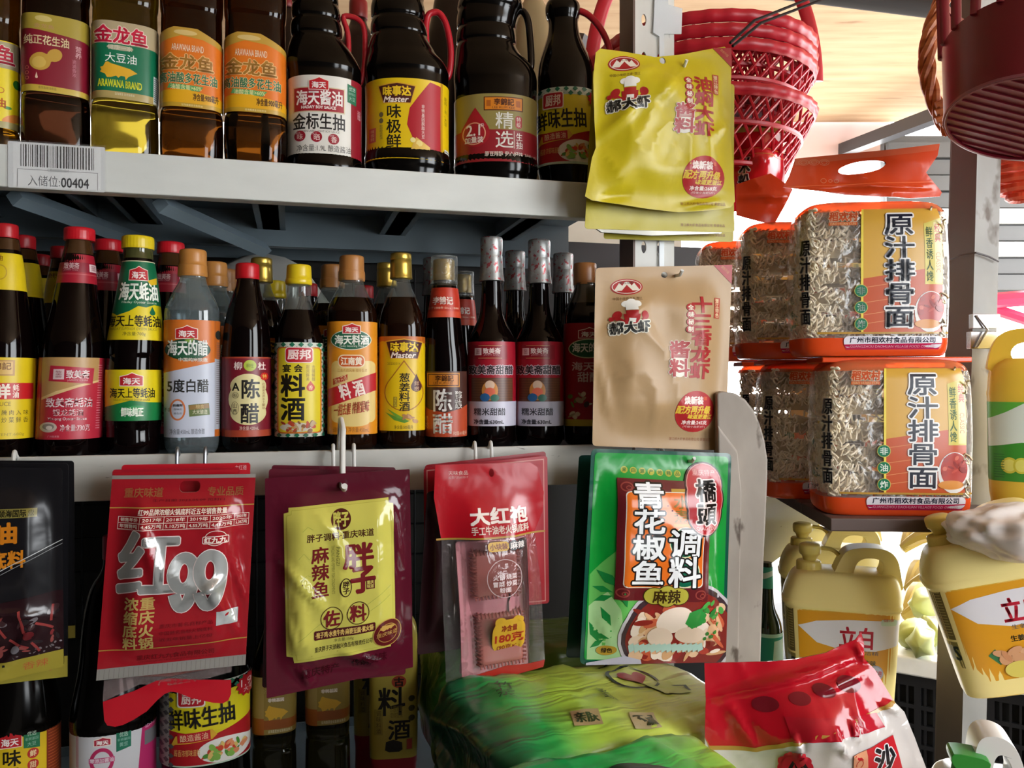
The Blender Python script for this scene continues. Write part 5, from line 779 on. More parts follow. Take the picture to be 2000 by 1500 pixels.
H5.make('sachet_body', rr(0, 0, 268, 358, 8), '#a98a62', crayfish_art('#a98a62', '十三香龙虾', '245克', 268, 358, 40, (63, 79), (180, 63, 223, 220), (137, 148, 178, 216), (168, 74, 229, 64), (197, 284), (150, 335, 236)), step=9, gloss=.42, holes=[ell(132, 17, 6, 6)[::-1]], back='#8a8580')
G6 = 'yellow seasoning sachets at the top of the clip strip'
YQ = [(1163, 108), (1430, 80), (1438, 405), (1145, 416)]
for i, (dx, dy, d, lab) in enumerate(((34, 62, -.016, 'yellow sachet furthest back, its lower edge showing lowest'), (-2, 42, -.040, 'yellow sachet between the front one and the rear one, showing a grey gusset'))):
    s = plain('spice_sachet', lab, 'sachet', [(1163+dx, 108+dy), (1430+dx*.2, 90+dy), (1438-dx*.1, 405+dy), (1148+dx, 416+dy*.92)], 275, 320, d, '#b5a613', 50+i, G6, th=.010, gl=.35, wr=.003, ops=[T('潜江郝大虾食品有限公司 荣誉出品', 172, 304, 256, 310, '#8a4a1c')])
    if i == 1: s.make('foil_gusset', [(10, 312), (120, 308), (262, 304), (250, 322), (120, 330), (30, 326)], mat('#8a8880', .2, .7), step=10, closed=True, clip=False, lift=-.004)
H6 = Sheet('spice_sachet', 'front yellow sachet with red characters, its corners curling, hanging on the clip strip', 'sachet', YQ, 275, 320, d=-.064, thick=.014, wr=.0048, seed=20, group=G6, fr=11, crease=((10, 190, 100, 100, .006, 13), (150, 60, 110, 120, .005, 12), (210, 190, 262, 150, .005, 9), (20, 300, 90, 288, -.004, 10), (170, 316, 250, 300, .004, 8), (60, 60, 130, 40, .003, 10)))
H6.make('sachet_body', [(4, 10), (12, 2), (60, 8), (120, 18), (175, 12), (225, 2), (262, -4), (272, 4), (275, 40), (270, 160), (275, 250), (276, 300), (268, 312), (240, 318), (170, 324), (110, 318), (60, 310), (12, 304), (0, 296), (8, 220), (14, 200), (8, 130), (2, 60)], '#c2b016', crayfish_art('#c2b016', '油焖大虾', '268克', 275, 320, 34, (66, 76), (188, 62, 230, 178), (148, 118, 188, 173), (167, 62, 231, 54), (212, 256), (172, 304, 256)), step=8, gloss=.36, holes=[ell(134, 26, 6, 7)[::-1]], back='#8a8580')
# clear clip strip
X_, t_, s_ = rk(1292, -.004); cs = thing('clip_strip', 'clear plastic clip strip hanging in front of the slotted upright', 'clip strip'); cs.matrix_world = RACK @ Matrix.Translation((s_, -.004, 0))
m = MB(); zt = zz(-60, t_); k_ = t_/F; CLIP = film('clip plastic', '#eef2f4', .62, .25)
m.prism([[(-5*k_, zz(1290, t_)), (5*k_, zz(1290, t_)), (5*k_, zz(66, t_)), (42*k_, zz(62, t_)), (44*k_, zz(12, t_)), (14*k_, zz(8, t_)), (10*k_, zt), (-12*k_, zt), (-18*k_, zz(66, t_)), (-5*k_, zz(72, t_))]], -.001, .0006, CLIP); m.build('strip', cs, smooth=False)
for y, d in ((122, .070), (534, .058), (902, .090)):
    m = MB(); z = zz(y, rk(1292, -d)[1]); m.tube([(0, 0, z+.006), (0, -.02, z), (0, -d+.004, z-.001), (0, -d-.002, z+.004)], .0022, mat('#d8dcdc', .3), n=8); m.build('clip_hook', cs)
# ================================================================ side shelf with noodle packs
SB = 1.23; SA = math.radians(-4.4); SX = Vector((math.cos(SA), math.sin(SA), 0)); SY = Vector((-math.sin(SA), math.cos(SA), 0))
A0 = at(1622, 1012, 1.007); A0.z = 0
side = thing('side_shelf', 'dark brown side shelf board carrying the instant noodle packs', 'shelf', (A0.x, A0.y, 0), SA)
BR = grime('brown board', '#4a3a36', '#5d4b45', 7, .3, .7, .5, c2='#9a8a80', s2=20, lo2=.66, hi2=.72)
m = MB(); m.box(0, 0, SB-.016, .78, .13, SB, BR); m.box(0, .13, SB-.016, .213, .41, SB, BR); m.build('board', side, smooth=False, bevel=.0015)
m = MB(); m.box(.0, .012, SB-.018, .78, .03, SB-.0165, '#77716d'); m.box(0, .085, .955, .10, .70, .97, BR); m.build('lower_board', side, smooth=False)
WHT = grime('white bracket paint', '#d9d9da', '#e6e6e6', 6, .3, .6, .5, c2='#6a625c', s2=60, lo2=.68, hi2=.72)
m = MB(); tq = 1.335; TB = (Matrix.Translation((A0.x, A0.y, 0)) @ Matrix.Rotation(SA, 4, 'Z')).inverted()
m.prism([[((x-CX)/F*tq, zz(y, tq)) for x, y in ((1478, 1104), (1508, 1100), (1580, 1046), (1606, 1016), (1606, 960), (1478, 960))]], tq, tq+.004, WHT, fn=lambda x, y, z: TB @ Vector((x, y, min(z, SB-.0185)))); m.build('bracket', side, smooth=False, bevel=.001)
# grimy rounded end panel between rack and side shelf
te = 1.045; ep = thing('end_panel', 'grimy white metal post with a rounded top between the rack and the side shelf', 'post', at(1462, 742, te)*1); ep.location.z = 0; k_ = te/F
def ex(px, py): return ((px-1462)*k_, zz(py, te))
out = [ex(1424, 1900), ex(1482, 1900), ex(1486, 1300), ex(1492, 1100), ex(1499, 950), ex(1500, 900), ex(1494, 860), ex(1484, 826), ex(1472, 800), ex(1456, 780), ex(1436, 768), ex(1410, 764), ex(1400, 768), ex(1402, 900)]
EPM = grime('grimy white post', '#8a8077', '#ada398', 9, .35, .65, .55, (1, 1, .5), c2='#574a40', s2=30, lo2=.62, hi2=.68)
m = MB(); m.prism([out], 0, .022, EPM); m.build('panel', ep, smooth=False, bevel=.003)
m = MB(); m.prism([[ex(1424, 1900), ex(1433, 1900), ex(1440, 1300), ex(1446, 960), ex(1438, 880), ex(1400, 830), ex(1402, 1000)]], -.006, 0, EPM); m.build('folded_flange', ep, smooth=False, bevel=.002)
# ---------------------------------------------------------------- noodle packs
FILM = film('noodle film', '#f8f4f0', .10, .11, .55, 20); ORG = mat('#d4481a', .18, spec=.6); ORF = film('orange film', '#e0794a', .5, .1, .4, 24)
def noodle_mesh(w, d, h, seed):
    g = random.Random(seed); m = MB(); c1 = mat('#f0e8d2', .5); c2 = mat('#e2d4b4', .5); dk = mat('#c0ae88', .7); rows = 5; rh = h/rows
    for i in range(rows): m.box(-w/2+.008, -d/2+.008, i*rh+.006, w/2-.008, d/2-.008, (i+1)*rh-.006, dk)
    for i in range(430):
        row = g.randrange(rows); face = g.random(); zc = (row+.5)*rh+g.uniform(-.42, .42)*rh; ln = g.uniform(.018, .05); th = g.gauss(0, .5); wl = g.uniform(.009, .016); am = g.uniform(.003, .0058); ph = g.uniform(0, 6.3)
        if face < .52: c = Vector((g.uniform(-w/2, w/2), -d/2+.004, zc)); a = Vector((math.cos(th), 0, math.sin(th))); n = Vector((0, -1, 0))
        elif face < .80: c = Vector((-w/2+.004, g.uniform(-d/2, d/2), zc)); a = Vector((0, math.cos(th), math.sin(th))); n = Vector((-1, 0, 0))
        elif face < .92: c = Vector((w/2-.004, g.uniform(-d/2, d/2), zc)); a = Vector((0, math.cos(th), math.sin(th))); n = Vector((1, 0, 0))
        else: c = Vector((g.uniform(-w/2, w/2), g.uniform(-d/2, d/2), h-.004)); a = Vector((math.cos(th), math.sin(th), 0)); n = Vector((0, 0, 1))
        b = n.cross(a); pts = []; K = max(8, int(ln/wl*7)); lift = g.uniform(0, .005)
        for q in range(K+1):
            s = q/K-.5; t = s*ln*2*math.pi/wl+ph; p = c+a*(s*ln)+b*(am*math.sin(t))+n*(lift+am*.7*math.cos(t*1.0+.6)); 
            p.x = max(-w/2-.003, min(w/2+.003, p.x)); p.z = max(.002, min(h, p.z)); pts.append(p)
        m.tube(pts, g.uniform(.0011, .0016), c1 if g.random() < .7 else c2, n=5, caps=False)
    return m
class Pack(Bottle):
    def __init__(s, lab, X, t, bz, group):
        s.t, s.X, s.bz, s.e, s.dr = t, X, bz, 5.0, .47; s.cx = CX+X/t*F; s.al = 0; s.sc = t/F; s.S = s.sc; s.rz = SA; s.root = thing('noodle_pack', lab, 'instant noodles', (X, t, bz), SA, group)
GN = 'instant noodle packs on the side shelf'
def noodle_pack(lab, X, t, bz, hh, w=.0935, top='flat'):
    b = Pack(lab, X, t, bz, GN); hw = w/b.S; c = b.cx; yb = CY+(EYE-bz)*F/t; yt = yb-hh/b.sc; P_ = lambda f: yt+(yb-yt)*f
    b.body([(yt, c-hw*.72, c+hw*.72), (yt+4, c-hw*.86, c+hw*.86), (P_(.07), c-hw*.97, c+hw*.97), (P_(.2), c-hw, c+hw), (P_(.5), c-hw*1.02, c+hw*1.02), (P_(.86), c-hw, c+hw), (P_(.95), c-hw*.99, c+hw*.99), (yb-2, c-hw*.95, c+hw*.95), (yb, c-hw*.9, c+hw*.9)], [(0, ORF), (P_(.075), FILM), (P_(.885), ORG)], name='film_bag')
    n = noodle_mesh(.160, .062, hh*.83, 3).build('noodles', b.root, loc=(0, 0, hh*.115)); n['kind'] = 'stuff'
    X_ = lambda f: c-hw+2*hw*f
    K = '#1c1f2e'; Wt = '#e4e2e0'
    b.label('front_print', P_(.06), P_(.985), None, [R(X_(.39), P_(.05), X_(.92), P_(.885), '#c89a3c'), R(X_(.385), P_(.05), X_(.40), P_(.885), '#e0cc50'), P([(X_(.40), P_(.52)), (X_(.92), P_(.44)), (X_(.92), P_(.885)), (X_(.40), P_(.885))], '#b8502a'), [L([(X_(.40), P_(y)), (X_(.6), P_(y-.03)), (X_(.74), P_(y+.03))], 1.2, '#d08a58') for y in (.58, .68, .76, .82)], P([(X_(.80), P_(.16)), (X_(.92), P_(.12)), (X_(.92), P_(.56)), (X_(.80), P_(.56))], '#c8b850'), T('鲜香诱人馋', X_(.81), P_(.18), X_(.855), P_(.54), '#3a5a28', b=.3, v=True), R(X_(.865), P_(.15), X_(.915), P_(.55), '#d8c878'), T('经典', X_(.87), P_(.16), X_(.91), P_(.28), '#b8301c', b=.3, v=True), T('CLASSIC', X_(.82), P_(.40), X_(.96), P_(.43), '#a86a2c', rot=-90),
        E(X_(.84), P_(.74), hw*.21, hh/b.sc*.135, '#d8d4d0'), E(X_(.84), P_(.72), hw*.18, hh/b.sc*.11, '#a83a30'), blobs(3, 16, X_(.77), P_(.64), X_(.91), P_(.76), ['#b8483a', '#8a2c28', '#c86a58', '#a03a34'], 4, 9), E(X_(.82), P_(.82), hw*.17, hh/b.sc*.03, '#c8843c'), E(X_(.62), P_(.80), hw*.12, hh/b.sc*.045, '#c8642c'),
        T('原汁排骨面', X_(.54), P_(.10), X_(.73), P_(.84), K, b=1.1, o=Wt, ow=2.6, v=True), [[E(X_(.385), P_(y), hw*.088, hw*.088, '#c8c060'), E(X_(.385), P_(y), hw*.08, hw*.08, '#146a48'), T(ch, X_(.385)-hw*.05, P_(y)-hw*.05, X_(.385)+hw*.05, P_(y)+hw*.05, '#d0e0d4', b=.4)] for ch, y in (('非', .60), ('油', .71), ('炸', .82))],
        T('稻欢村', X_(.17), P_(.075), X_(.36), P_(.135), '#b84a24', b=.9, o='#d8b898', ow=1.), R(X_(.17), P_(.143), X_(.36), P_(.165), '#c05a2c'), T('DAO HUAN CUN', X_(.18), P_(.146), X_(.35), P_(.162), '#e0c090'), T('原汁排骨面', X_(.012), P_(.26), X_(.06), P_(.82), '#17161a', b=.6, o='#8a857c', ow=1., v=True), R(X_(.1), P_(.872), X_(.97), P_(.885), '#b0883a'),
        R(X_(.27), P_(.90), X_(.93), P_(.975), '#dcd8e0', r=9), P([(X_(.27), P_(.952)), (X_(.93), P_(.945)), (X_(.92), P_(.982)), (X_(.28), P_(.985))], '#b8204c'), T('广州市稻欢村食品有限公司', X_(.31), P_(.906), X_(.88), P_(.942), '#23263c', b=.4), T('GUANGZHOU DAOHUAN VILLAGE FOOD CO.,LTD', X_(.31), P_(.957), X_(.88), P_(.974), '#e0a0b4')], wrap=0, lift=.0012, gloss=.2)
    m = MB(); H = hh
    if top == 'flat': m.box(-w*.98, -.03, H-.004, w*.98, .042, H+.003, ORG); m.build('folded_seal', b.root, bevel=.0015)
    return b
N1 = noodle_pack('lower front noodle pack at the corner of the brown shelf board', .487, 1.062, SB, .196)
def cpN(X, t, z, lab): return copy_tree(N1.root, lab, (X, t, z), SA)
N2 = cpN(.458, 1.205, SB, 'noodle pack in the lower layer, second from the front'); N3 = cpN(.462, 1.335, SB, 'noodle pack in the lower layer, at the back beside the grimy white post')
zu = SB+.200; N4 = cpN(.462, 1.07, zu, 'upper front noodle pack with its tall orange handle seal standing up'); N5 = cpN(.425, 1.20, zu, 'upper noodle pack second from the front, under the red snack bag'); N6 = cpN(.40, 1.36, zu, 'upper noodle pack at the back, seen between the yellow and kraft sachets')
for n in (N4, N5, N6):
    for c in list(n.children):
        if c.name.startswith('folded_seal'): bpy.data.objects.remove(c)
def seal_sheet(n, quad, t, outline, hole, lift0):
    s = Sheet('x', 'x', 'x', quad, 320, 150, t=t, thick=.002, wr=.004, seed=40, fr=8, crease=((20, 90, 300, 88, .006, 5),)); o = s.make('handle_seal', outline, '#d8481c', [] if not hole else [P([(18, 30), (105, 22), (195, 14), (300, 1), (294, 14), (195, 27), (105, 34), (16, 44)], '#d4603c'), [[E(34+i*20, 38, 10-r, 6-r*.6, '#d88a68', hole=.8) for r in (0, 4)] for i in range(3)], [E(x, 74, r, r*.8, '#e08a60', hole=1.) for x, r in ((72, 6), (86, 4), (98, 5))], L([(2, 86), (286, 76)], 2, '#e86a3c')], step=10, gloss=.2, holes=[hole] if hole else [])
    mw = n.matrix_world.copy(); r = s.root; bpy.context.view_layer.update(); o.parent = n; o.matrix_parent_inverse = Matrix(); o.matrix_world = r.matrix_world.copy() if False else r.matrix_world; bpy.data.objects.remove(r)
bpy.context.view_layer.update()
sl = [(222, 52), (232, 40), (270, 34), (290, 36), (300, 42), (290, 54), (250, 62), (226, 62)]
seal_sheet(N4, [(1535, 280), (1855, 280), (1855, 430), (1535, 430)], 1.055, [(18, 30), (105, 22), (195, 14), (300, 1), (296, 24), (272, 58), (304, 96), (300, 104), (240, 108), (120, 100), (-6, 86), (6, 64)], rotp(ell(147, 48, 46, 12), -9)[::-1], 0)
seal_sheet(N5, [(1430, 300), (1560, 300), (1560, 450), (1430, 450)], 1.19, [(20, 60), (180, 40), (290, 70), (240, 110), (200, 140), (20, 120)], None, 0)
s = Sheet('snack_bag', 'red snack bag with a gold band lying on the upper noodle packs', 'bag', [(1405, 225), (1545, 225), (1545, 420), (1405, 420)], 140, 195, t=1.27, thick=.03, wr=.008, seed=44, edge=.2)
s.make('bag_body', [(10, 30), (60, 12), (97, 14), (108, 48), (122, 60), (128, 110), (124, 180), (10, 190)], '#b3121f', [R(0, 10, 140, 36, '#9a8038'), [R(0, y, 140, y+1.2, '#b87a34') for y in (74, 86)], T('米粉', 34, 90, 50, 150, '#1a1718', b=1., o='#dcd8d4', ow=1.4, v=True)], step=8, gloss=.16)
# ---------------------------------------------------------------- dish soap jugs
YJ = mat('#f0dd92', .38, sss=.0); YJ2 = mat('#d2b448', .4)
def chaikin(l, n=2):
    for _ in range(n): l = [q for i in range(len(l)) for q in (tuple(a*.75+b*.25 for a, b in zip(l[i], l[(i+1) % len(l)])), tuple(a*.25+b*.75 for a, b in zip(l[i], l[(i+1) % len(l)])))]
    return l
D1 = Bottle('dish_soap_jug', 'yellow pump-top soap jug standing behind the red-topped sugar bag', 'soap jug', 1640, .9706, t=1.10, e=4.2, dr=.52, face=.12, group='yellow dish soap jugs')
D1.rz = D1.root.rotation_euler.z
D1.body([(1112, 1562, 1738), (1116, 1548, 1748), (1130, 1538, 1754), (1148, 1530, 1757), (1160, 1527, 1757), (1166, 1527, 1757), (1169, 1524, 1759), (1176, 1524, 1759), (1180, 1529, 1754), (1188, 1530, 1753), (1370, 1532, 1750), (1380, 1534, 1748), (1395, 1540, 1742)], [(0, YJ)], name='jug_body')
def dloc(l): return [((x-1640)*D1.S, D1.z(y)) for x, y in l]
m = MB(); m.prism([dloc(chaikin([(1610, 1152), (1638, 1086), (1652, 1068), (1685, 1062), (1728, 1064), (1748, 1080), (1754, 1112), (1760, 1152)], 2)), dloc(chaikin([(1660, 1132), (1666, 1098), (1680, 1083), (1712, 1082), (1724, 1096), (1712, 1120), (1690, 1140)], 2))[::-1]], -.018, .018, YJ); m.build('handle', D1.root, bevel=.0105)
D1.cap(1096, 1128, 1553, 1604, '#dcc66a', flute=.008, fn=30, name='pump_collar'); D1.cap(1064, 1094, 1559, 1603, '#dcc66a', fn=0, name='pump_head', steps=[(1063, 1566, 1597), (1065, 1560, 1602), (1069, 1558, 1604), (1084, 1559, 1603), (1086, 1564, 1598), (1098, 1568, 1592)])
D1.tube('nozzle', [(1596, 1072), (1618, 1072), (1630, 1076), (1638, 1084)], 4.5, '#dcc66a')
D1.label('front_label', 1190, 1382, '#d8981c', [P([(1530, 1190), (1570, 1196), (1760, 1192), (1760, 1186), (1530, 1186)], '#d8a838'), P([(1556, 1226), (1590, 1214), (1650, 1208), (1755, 1206), (1755, 1252), (1700, 1266), (1640, 1268), (1590, 1256)], '#dcdadf'), T('立白', 1633, 1222, 1694, 1262, '#c01c34', b=1.4), T('生姜洗洁精', 1640, 1266, 1706, 1274, '#5a5a5c'), T('生姜去油去味', 1634, 1284, 1702, 1294, '#54503a', b=.4), R(1708, 1204, 1738, 1216, '#c0d8c8', r=4), T('健康', 1712, 1202, 1732, 1208, '#c05a4a'), E(1702, 1308, 15, 15, '#a8a8b8'), E(1702, 1308, 12.5, 12.5, '#c8c8d4'), R(1692, 1303, 1714, 1313, '#d8d8e0'), T('食品用', 1692, 1303, 1713, 1313, '#b8283c', b=.4), P([(1590, 1312), (1604, 1302), (1614, 1320), (1606, 1330)], '#3a7a4c'), blobs(6, 10, 1606, 1306, 1660, 1330, ['#cf9a70', '#d8a880', '#c88c62'], 9, 16), E(1636, 1340, 26, 14, '#d8c860')], x0=1556, x1=1750, gloss=.35)
D1.label('side_label', 1186, 1382, None, [R(1531, 1190, 1549, 1280, '#6a5a2c'), [R(1532.5, y, 1547, y+1.6, '#a8965a') for y in range(1196, 1276, 5)], R(1532, 1284, 1549, 1330, '#8a7a40'), R(1534, 1290, 1541, 1316, '#c8c8c0'), T('S', 1541, 1292, 1548, 1316, '#1c1c1c', b=1.)], wrap=0, gloss=.4)
D2 = copy_tree(D1.root, 'yellow pump-top soap jug hanging tilted in front of the right-hand post', at(1996, 1334, .955)); D2.rotation_euler = (0, math.radians(-15), -.30)
for i, (px, t) in enumerate(((1618, 1.26), (1628, 1.42), (1630, 1.58))):
    copy_tree(D1.root, ('yellow soap jug directly behind the front standing jug', 'yellow soap jug third in the row going back', 'yellow soap jug furthest back in the row')[i], ((px-CX)/F*t, t, .9706), D1.rz)
D3 = Bottle('detergent_jug', 'yellow detergent jug with a green and white lemon label on the side shelf', 'detergent jug', 2042, SB, t=1.07, e=4, dr=.5, face=.1)
D3.body([(700, 1950, 2130), (712, 1932, 2148), (730, 1926, 2156), (760, 1925, 2157), (770, 1922, 2160), (780, 1925, 2157), (960, 1927, 2155), (980, 1932, 2150)], [(0, mat('#d8b43a', .38))], name='jug_body')
m = MB(); q = lambda l: [((x-2042)*D3.S, D3.z(y)) for x, y in l]
m.prism([q(chaikin([(1920, 735), (1926, 690), (1944, 652), (1985, 640), (2060, 645), (2090, 690), (2110, 735)])), q(chaikin([(1966, 690), (1985, 668), (2030, 668), (2050, 690), (2020, 712), (1985, 712)]))[::-1]], -.02, .02, mat('#d8b43a', .38)); m.build('handle', D3.root, bevel=.006)
D3.label('label', 786, 944, '#3a8a2c', [P([(1900, 786), (2170, 786), (2170, 870), (1990, 866), (1900, 880)], '#cfd8cc'), P([(1900, 786), (2000, 786), (1960, 806), (1900, 830)], '#58a83c'), [[E(x, 912, 17, 16, '#c8c040'), E(x, 912, 13, 12, '#d8d468')] for x in (1966, 1990)], T('柠檬', 2000, 830, 2060, 862, '#2a7a34', b=1.), [R(1936, y, 1956, y+1.5, '#2a6a28') for y in range(890, 938, 5)]], gloss=.35)
GB_ = Bottle('beer_bottle', 'dark green glass bottle with a teal label wedged beside the grimy white post', 'glass bottle', 1498, .9706, t=1.20, group=None)
GB_.body([(1098, 1488, 1508), (1110, 1487, 1509), (1150, 1486, 1510), (1185, 1484, 1512), (1205, 1474, 1522), (1222, 1468, 1528), (1290, 1467, 1529), (1310, 1467, 1529)], [(0, mat('#1a2a12', .05, spec=.6))]); GB_.label('label', 1238, 1300, '#1c8a78', [R(1440, 1238, 1540, 1245, '#a8d0c4'), P([(1512, 1252), (1536, 1248), (1536, 1304), (1508, 1304)], '#b8d8cc'), T('生啤', 1474, 1256, 1482, 1290, '#0c4a40', v=True)])
GB_.label('neck_label', 1108, 1150, '#3aa08c', [P([(1480, 1124), (1516, 1112), (1516, 1122), (1480, 1136)], '#c8dcd4')])
# ---------------------------------------------------------------- right-hand post
ps = thing('angle_post', 'angle-iron post with rust stains at the right, grey-brown on its left face', 'post', (0, 0, 0))
def pc(px, t, z): lean = (z-1.4)*.026; return Vector(((px-CX)/F*t+lean, t, z))
GRY_SHADED = grime('shaded post grey', '#4c423e', '#5a504b', 6, .3, .7, .5); RST = grime('rusty zinc', '#84827d', '#9c9a95', 9, .35, .65, .45, (1, 1, .7), c2='#54463a', s2=16, lo2=.60, hi2=.66)  # left face darkened for its shade; the rust on the right is real
def plate(name, a, b, mm, th=.004):
    m = MB(); vs = []
    for z in (0, 2.3):
        for (px, t), o in ((a, 0), (b, 0), (b, th), (a, th)): p = pc(px, t, z); p.y += o; vs.append(p)
    m.add(vs, [(0, 1, 5, 4), (1, 2, 6, 5), (2, 3, 7, 6), (3, 0, 4, 7), (4, 5, 6, 7), (3, 2, 1, 0)], mm); m.build(name, ps, smooth=False)
plate('left_flange', (1847, 1.20), (1897, 1.145), GRY_SHADED); plate('right_flange', (1897, 1.145), (1944, 1.16), RST)
m = MB(); zc = zz(645, 1.14); a_ = pc(1894, 1.138, zc); CH = mat('#b4b4b6', .2, .9); m.box(a_.x-.004, 1.132, zc-.026, a_.x+.036, 1.142, zc-.002, CH); m.box(a_.x-.002, 1.130, zc+.002, a_.x+.036, 1.140, zc+.022, CH); m.tube([(a_.x+.002, 1.128, zc+.02), (a_.x+.016, 1.126, zc), (a_.x+.002, 1.128, zc-.024)], .002, CH, n=6); m.build('clamp', ps, smooth=False, bevel=.001)
m = MB(); m.tube([pc(1846, 1.19, zz(503, 1.16)), pc(1870, 1.16, zz(498, 1.16)), pc(1900, 1.138, zz(494, 1.14)), pc(1925, 1.145, zz(500, 1.14)), pc(1944, 1.152, zz(508, 1.14))], .0014, '#4a4444', n=6); m.build('tied_wire', ps)
# ---------------------------------------------------------------- baskets
RED = mat('#b81c2c', .35, sss=.0)
def basket(label, loc, R0, cat='basket', group=None):
    r = thing('plastic_basket', label, cat, loc, 0, group)
    m = MB(); n = 144; vs, fs = [], []
    pr_ = [(R0*.985, -.016), (R0*1.0, -.016), (R0*1.02, -.008), (R0*1.03, .0), (R0*1.0, .003), (R0*.985, 0)]
    for rr_, z in pr_:
        for j in range(n): a = 2*math.pi*j/n; k = 1+.006*math.cos(36*a); vs.append((rr_*k*math.cos(a), rr_*k*math.sin(a), z))
    for i in range(len(pr_)):
        for j in range(n): a, b = i*n, ((i+1) % len(pr_))*n; j2 = (j+1) % n; fs.append((a+j, a+j2, b+j2, b+j))
    m.add(vs, fs, RED); m.build('rim', r, angle=180)
    m = MB()
    for k in range(40):
        for sg in (1, -1):
            pts = []
            for q in range(7):
                f = q/6; a = 2*math.pi*k/40+sg*f*.42; rad = R0*(.98-.26*f); pts.append((rad*math.cos(a), rad*math.sin(a), -.016-.085*f))
            m.tube(pts, .0024, RED, n=5)
    for f in (.38, 1.): rad = R0*(.98-.26*f); m.tube([(rad*math.cos(a), rad*math.sin(a), -.016-.085*f) for a in [2*math.pi*j/60 for j in range(60)]], .004, RED, n=6, closed=True)
    m.build('lattice_wall', r)
    m = MB(); vs = [(R0*.71*math.cos(2*math.pi*j/60), R0*.71*math.sin(2*math.pi*j/60), z) for z in (-.103, -.100) for j in range(60)]; m.add(vs, [tuple(range(60))[::-1], tuple(range(60, 120))]+[(j, (j+1) % 60, 60+(j+1) % 60, 60+j) for j in range(60)], RED); m.build('basket_bottom', r, smooth=False)
    return r
tb = 1.36; ck = tb/F; cb = at(1374, 168, tb); R0 = 214*ck
GBK = 'nested red plastic baskets hanging behind the yellow sachets'
bk = basket('lowest of the nested red plastic baskets, its lattice hanging clear', cb+Vector((0, 0, -.058)), R0*.955, group=GBK)
for i in range(3): copy_tree(bk, ('second of the nested red baskets counted from the lowest', 'third of the nested red baskets counted from the lowest', 'topmost of the nested red baskets, carrying the tall handle')[i], cb+Vector((0, 0, -.014+.0205*(i+1))), 0)
top = [o for o in COL.objects if o.get('label', '').startswith('topmost of the nested')][0]
m = MB(); pts = []
for i in range(41): a = math.pi*i/40; pts.append((R0*1.03*math.cos(a), 0, -.04+.275*ck/ck*math.sin(a)))
m.tube(pts, .0115, RED, n=10, sx=.45); m.build('tall_handle', top)
m = MB(); m.tube([(cb.x, tb, cb.z+.25), (cb.x, tb, 2.3)], .0015, '#3a3432', n=6); tag(m.build('hanging_wire'), 'thin wire from the ceiling holding the nested red baskets', 'wire')
for i, (a, b) in enumerate((((1426, 84, 1.03), (1604, -12, 1.12)), ((1431, 90, 1.05), (1636, -12, 1.15)))):
    m = MB(); pa, pb = at(*a), at(*b); pm = pa.lerp(pb, .25)+Vector((0, 0, .012)); m.tube([pa, pm, pb, pb+(pb-pa)*.7], .002, mat('#2c2422', .85, spec=.2), n=6); tag(m.build('cable'), ('upper dark cable running from the yellow sachet to the ceiling', 'lower dark cable running from the yellow sachet to the ceiling')[i], 'cable')
DR = mat('#7a1626', .32)
db = thing('plastic_basket', 'dark red slatted basket hanging at the top right corner, seen from below', 'basket', at(2022, 238, .86)); db.rotation_euler = (math.radians(-9), math.radians(14), 0)
def ringband(m, r0, z0, r1, z1, th, mm, n=64):
    vs, fs = [], []
    for rr_, z in ((r0, z0), (r1, z1), (r1-th, z1), (r0-th, z0)):
        for j in range(n): a = 2*math.pi*j/n; vs.append((rr_*math.cos(a), rr_*math.sin(a), z))
    for i in range(4):
        for j in range(n): a, b = i*n, ((i+1) % 4)*n; j2 = (j+1) % n; fs.append((a+j, a+j2, b+j2, b+j))
    m.add(vs, fs, mm)
m = MB(); ringband(m, .086, 0, .100, .085, .003, DR); m.build('solid_wall', db)
m = MB()
for k in range(22):
    a = 2*math.pi*k/22; m.tube([(.0985*math.cos(a), .0985*math.sin(a), .082), (.112*math.cos(a), .112*math.sin(a), .165)], .0058, DR, n=8, sx=.5)
m.build('slats', db); m = MB(); ringband(m, .112, .16, .120, .18, .006, DR); m.build('rim', db)
m = MB(); n = 64; m.add([(.085*math.cos(2*math.pi*j/n), .085*math.sin(2*math.pi*j/n), z) for z in (.004, .007) for j in range(n)], [tuple(range(n))[::-1], tuple(range(n, 2*n))]+[(j, (j+1) % n, n+(j+1) % n, n+j) for j in range(n)], DR)
for k in range(-6, 7):
    y = k*.0125; h = math.sqrt(max(0, .083**2-y*y)); m.box(-h, y-.0012, .0022, h, y+.0012, .0042, DR)
m.tube([(.0855*math.cos(2*math.pi*j/n), .0855*math.sin(2*math.pi*j/n), .002) for j in range(n)], .0022, mat('#a05a66', .3), n=6, closed=True); m.build('ribbed_bottom', db, angle=30)
m = MB(); m.tube([(-.112, 0, .17), (-.112, .0, .25), (-.07, 0, .34), (0, 0, .37), (.07, 0, .34), (.112, 0, .25), (.112, 0, .17)], .008, RED, n=10, sx=.5); m.build('handle', db)
m = MB(); m.tube([(0, .0, .37), (.0, .16, .66)], .0015, '#3a3432', n=6); m.build('cord', db)
wb = thing('woven_basket', 'orange-brown woven basket with a twisted handle hanging behind the dark red basket', 'basket', (0, 0, 0)); WV = grime('cane', '#a85a2c', '#c87a44', 40, .35, .65, .5, (1, 1, 4))
arc = [(1856, 262), (1838, 230), (1822, 190), (1812, 150), (1810, 110), (1818, 60), (1836, 10), (1860, -40), (1900, -80), (1950, -90), (2000, -60)]
tw = 1.06; m = MB()
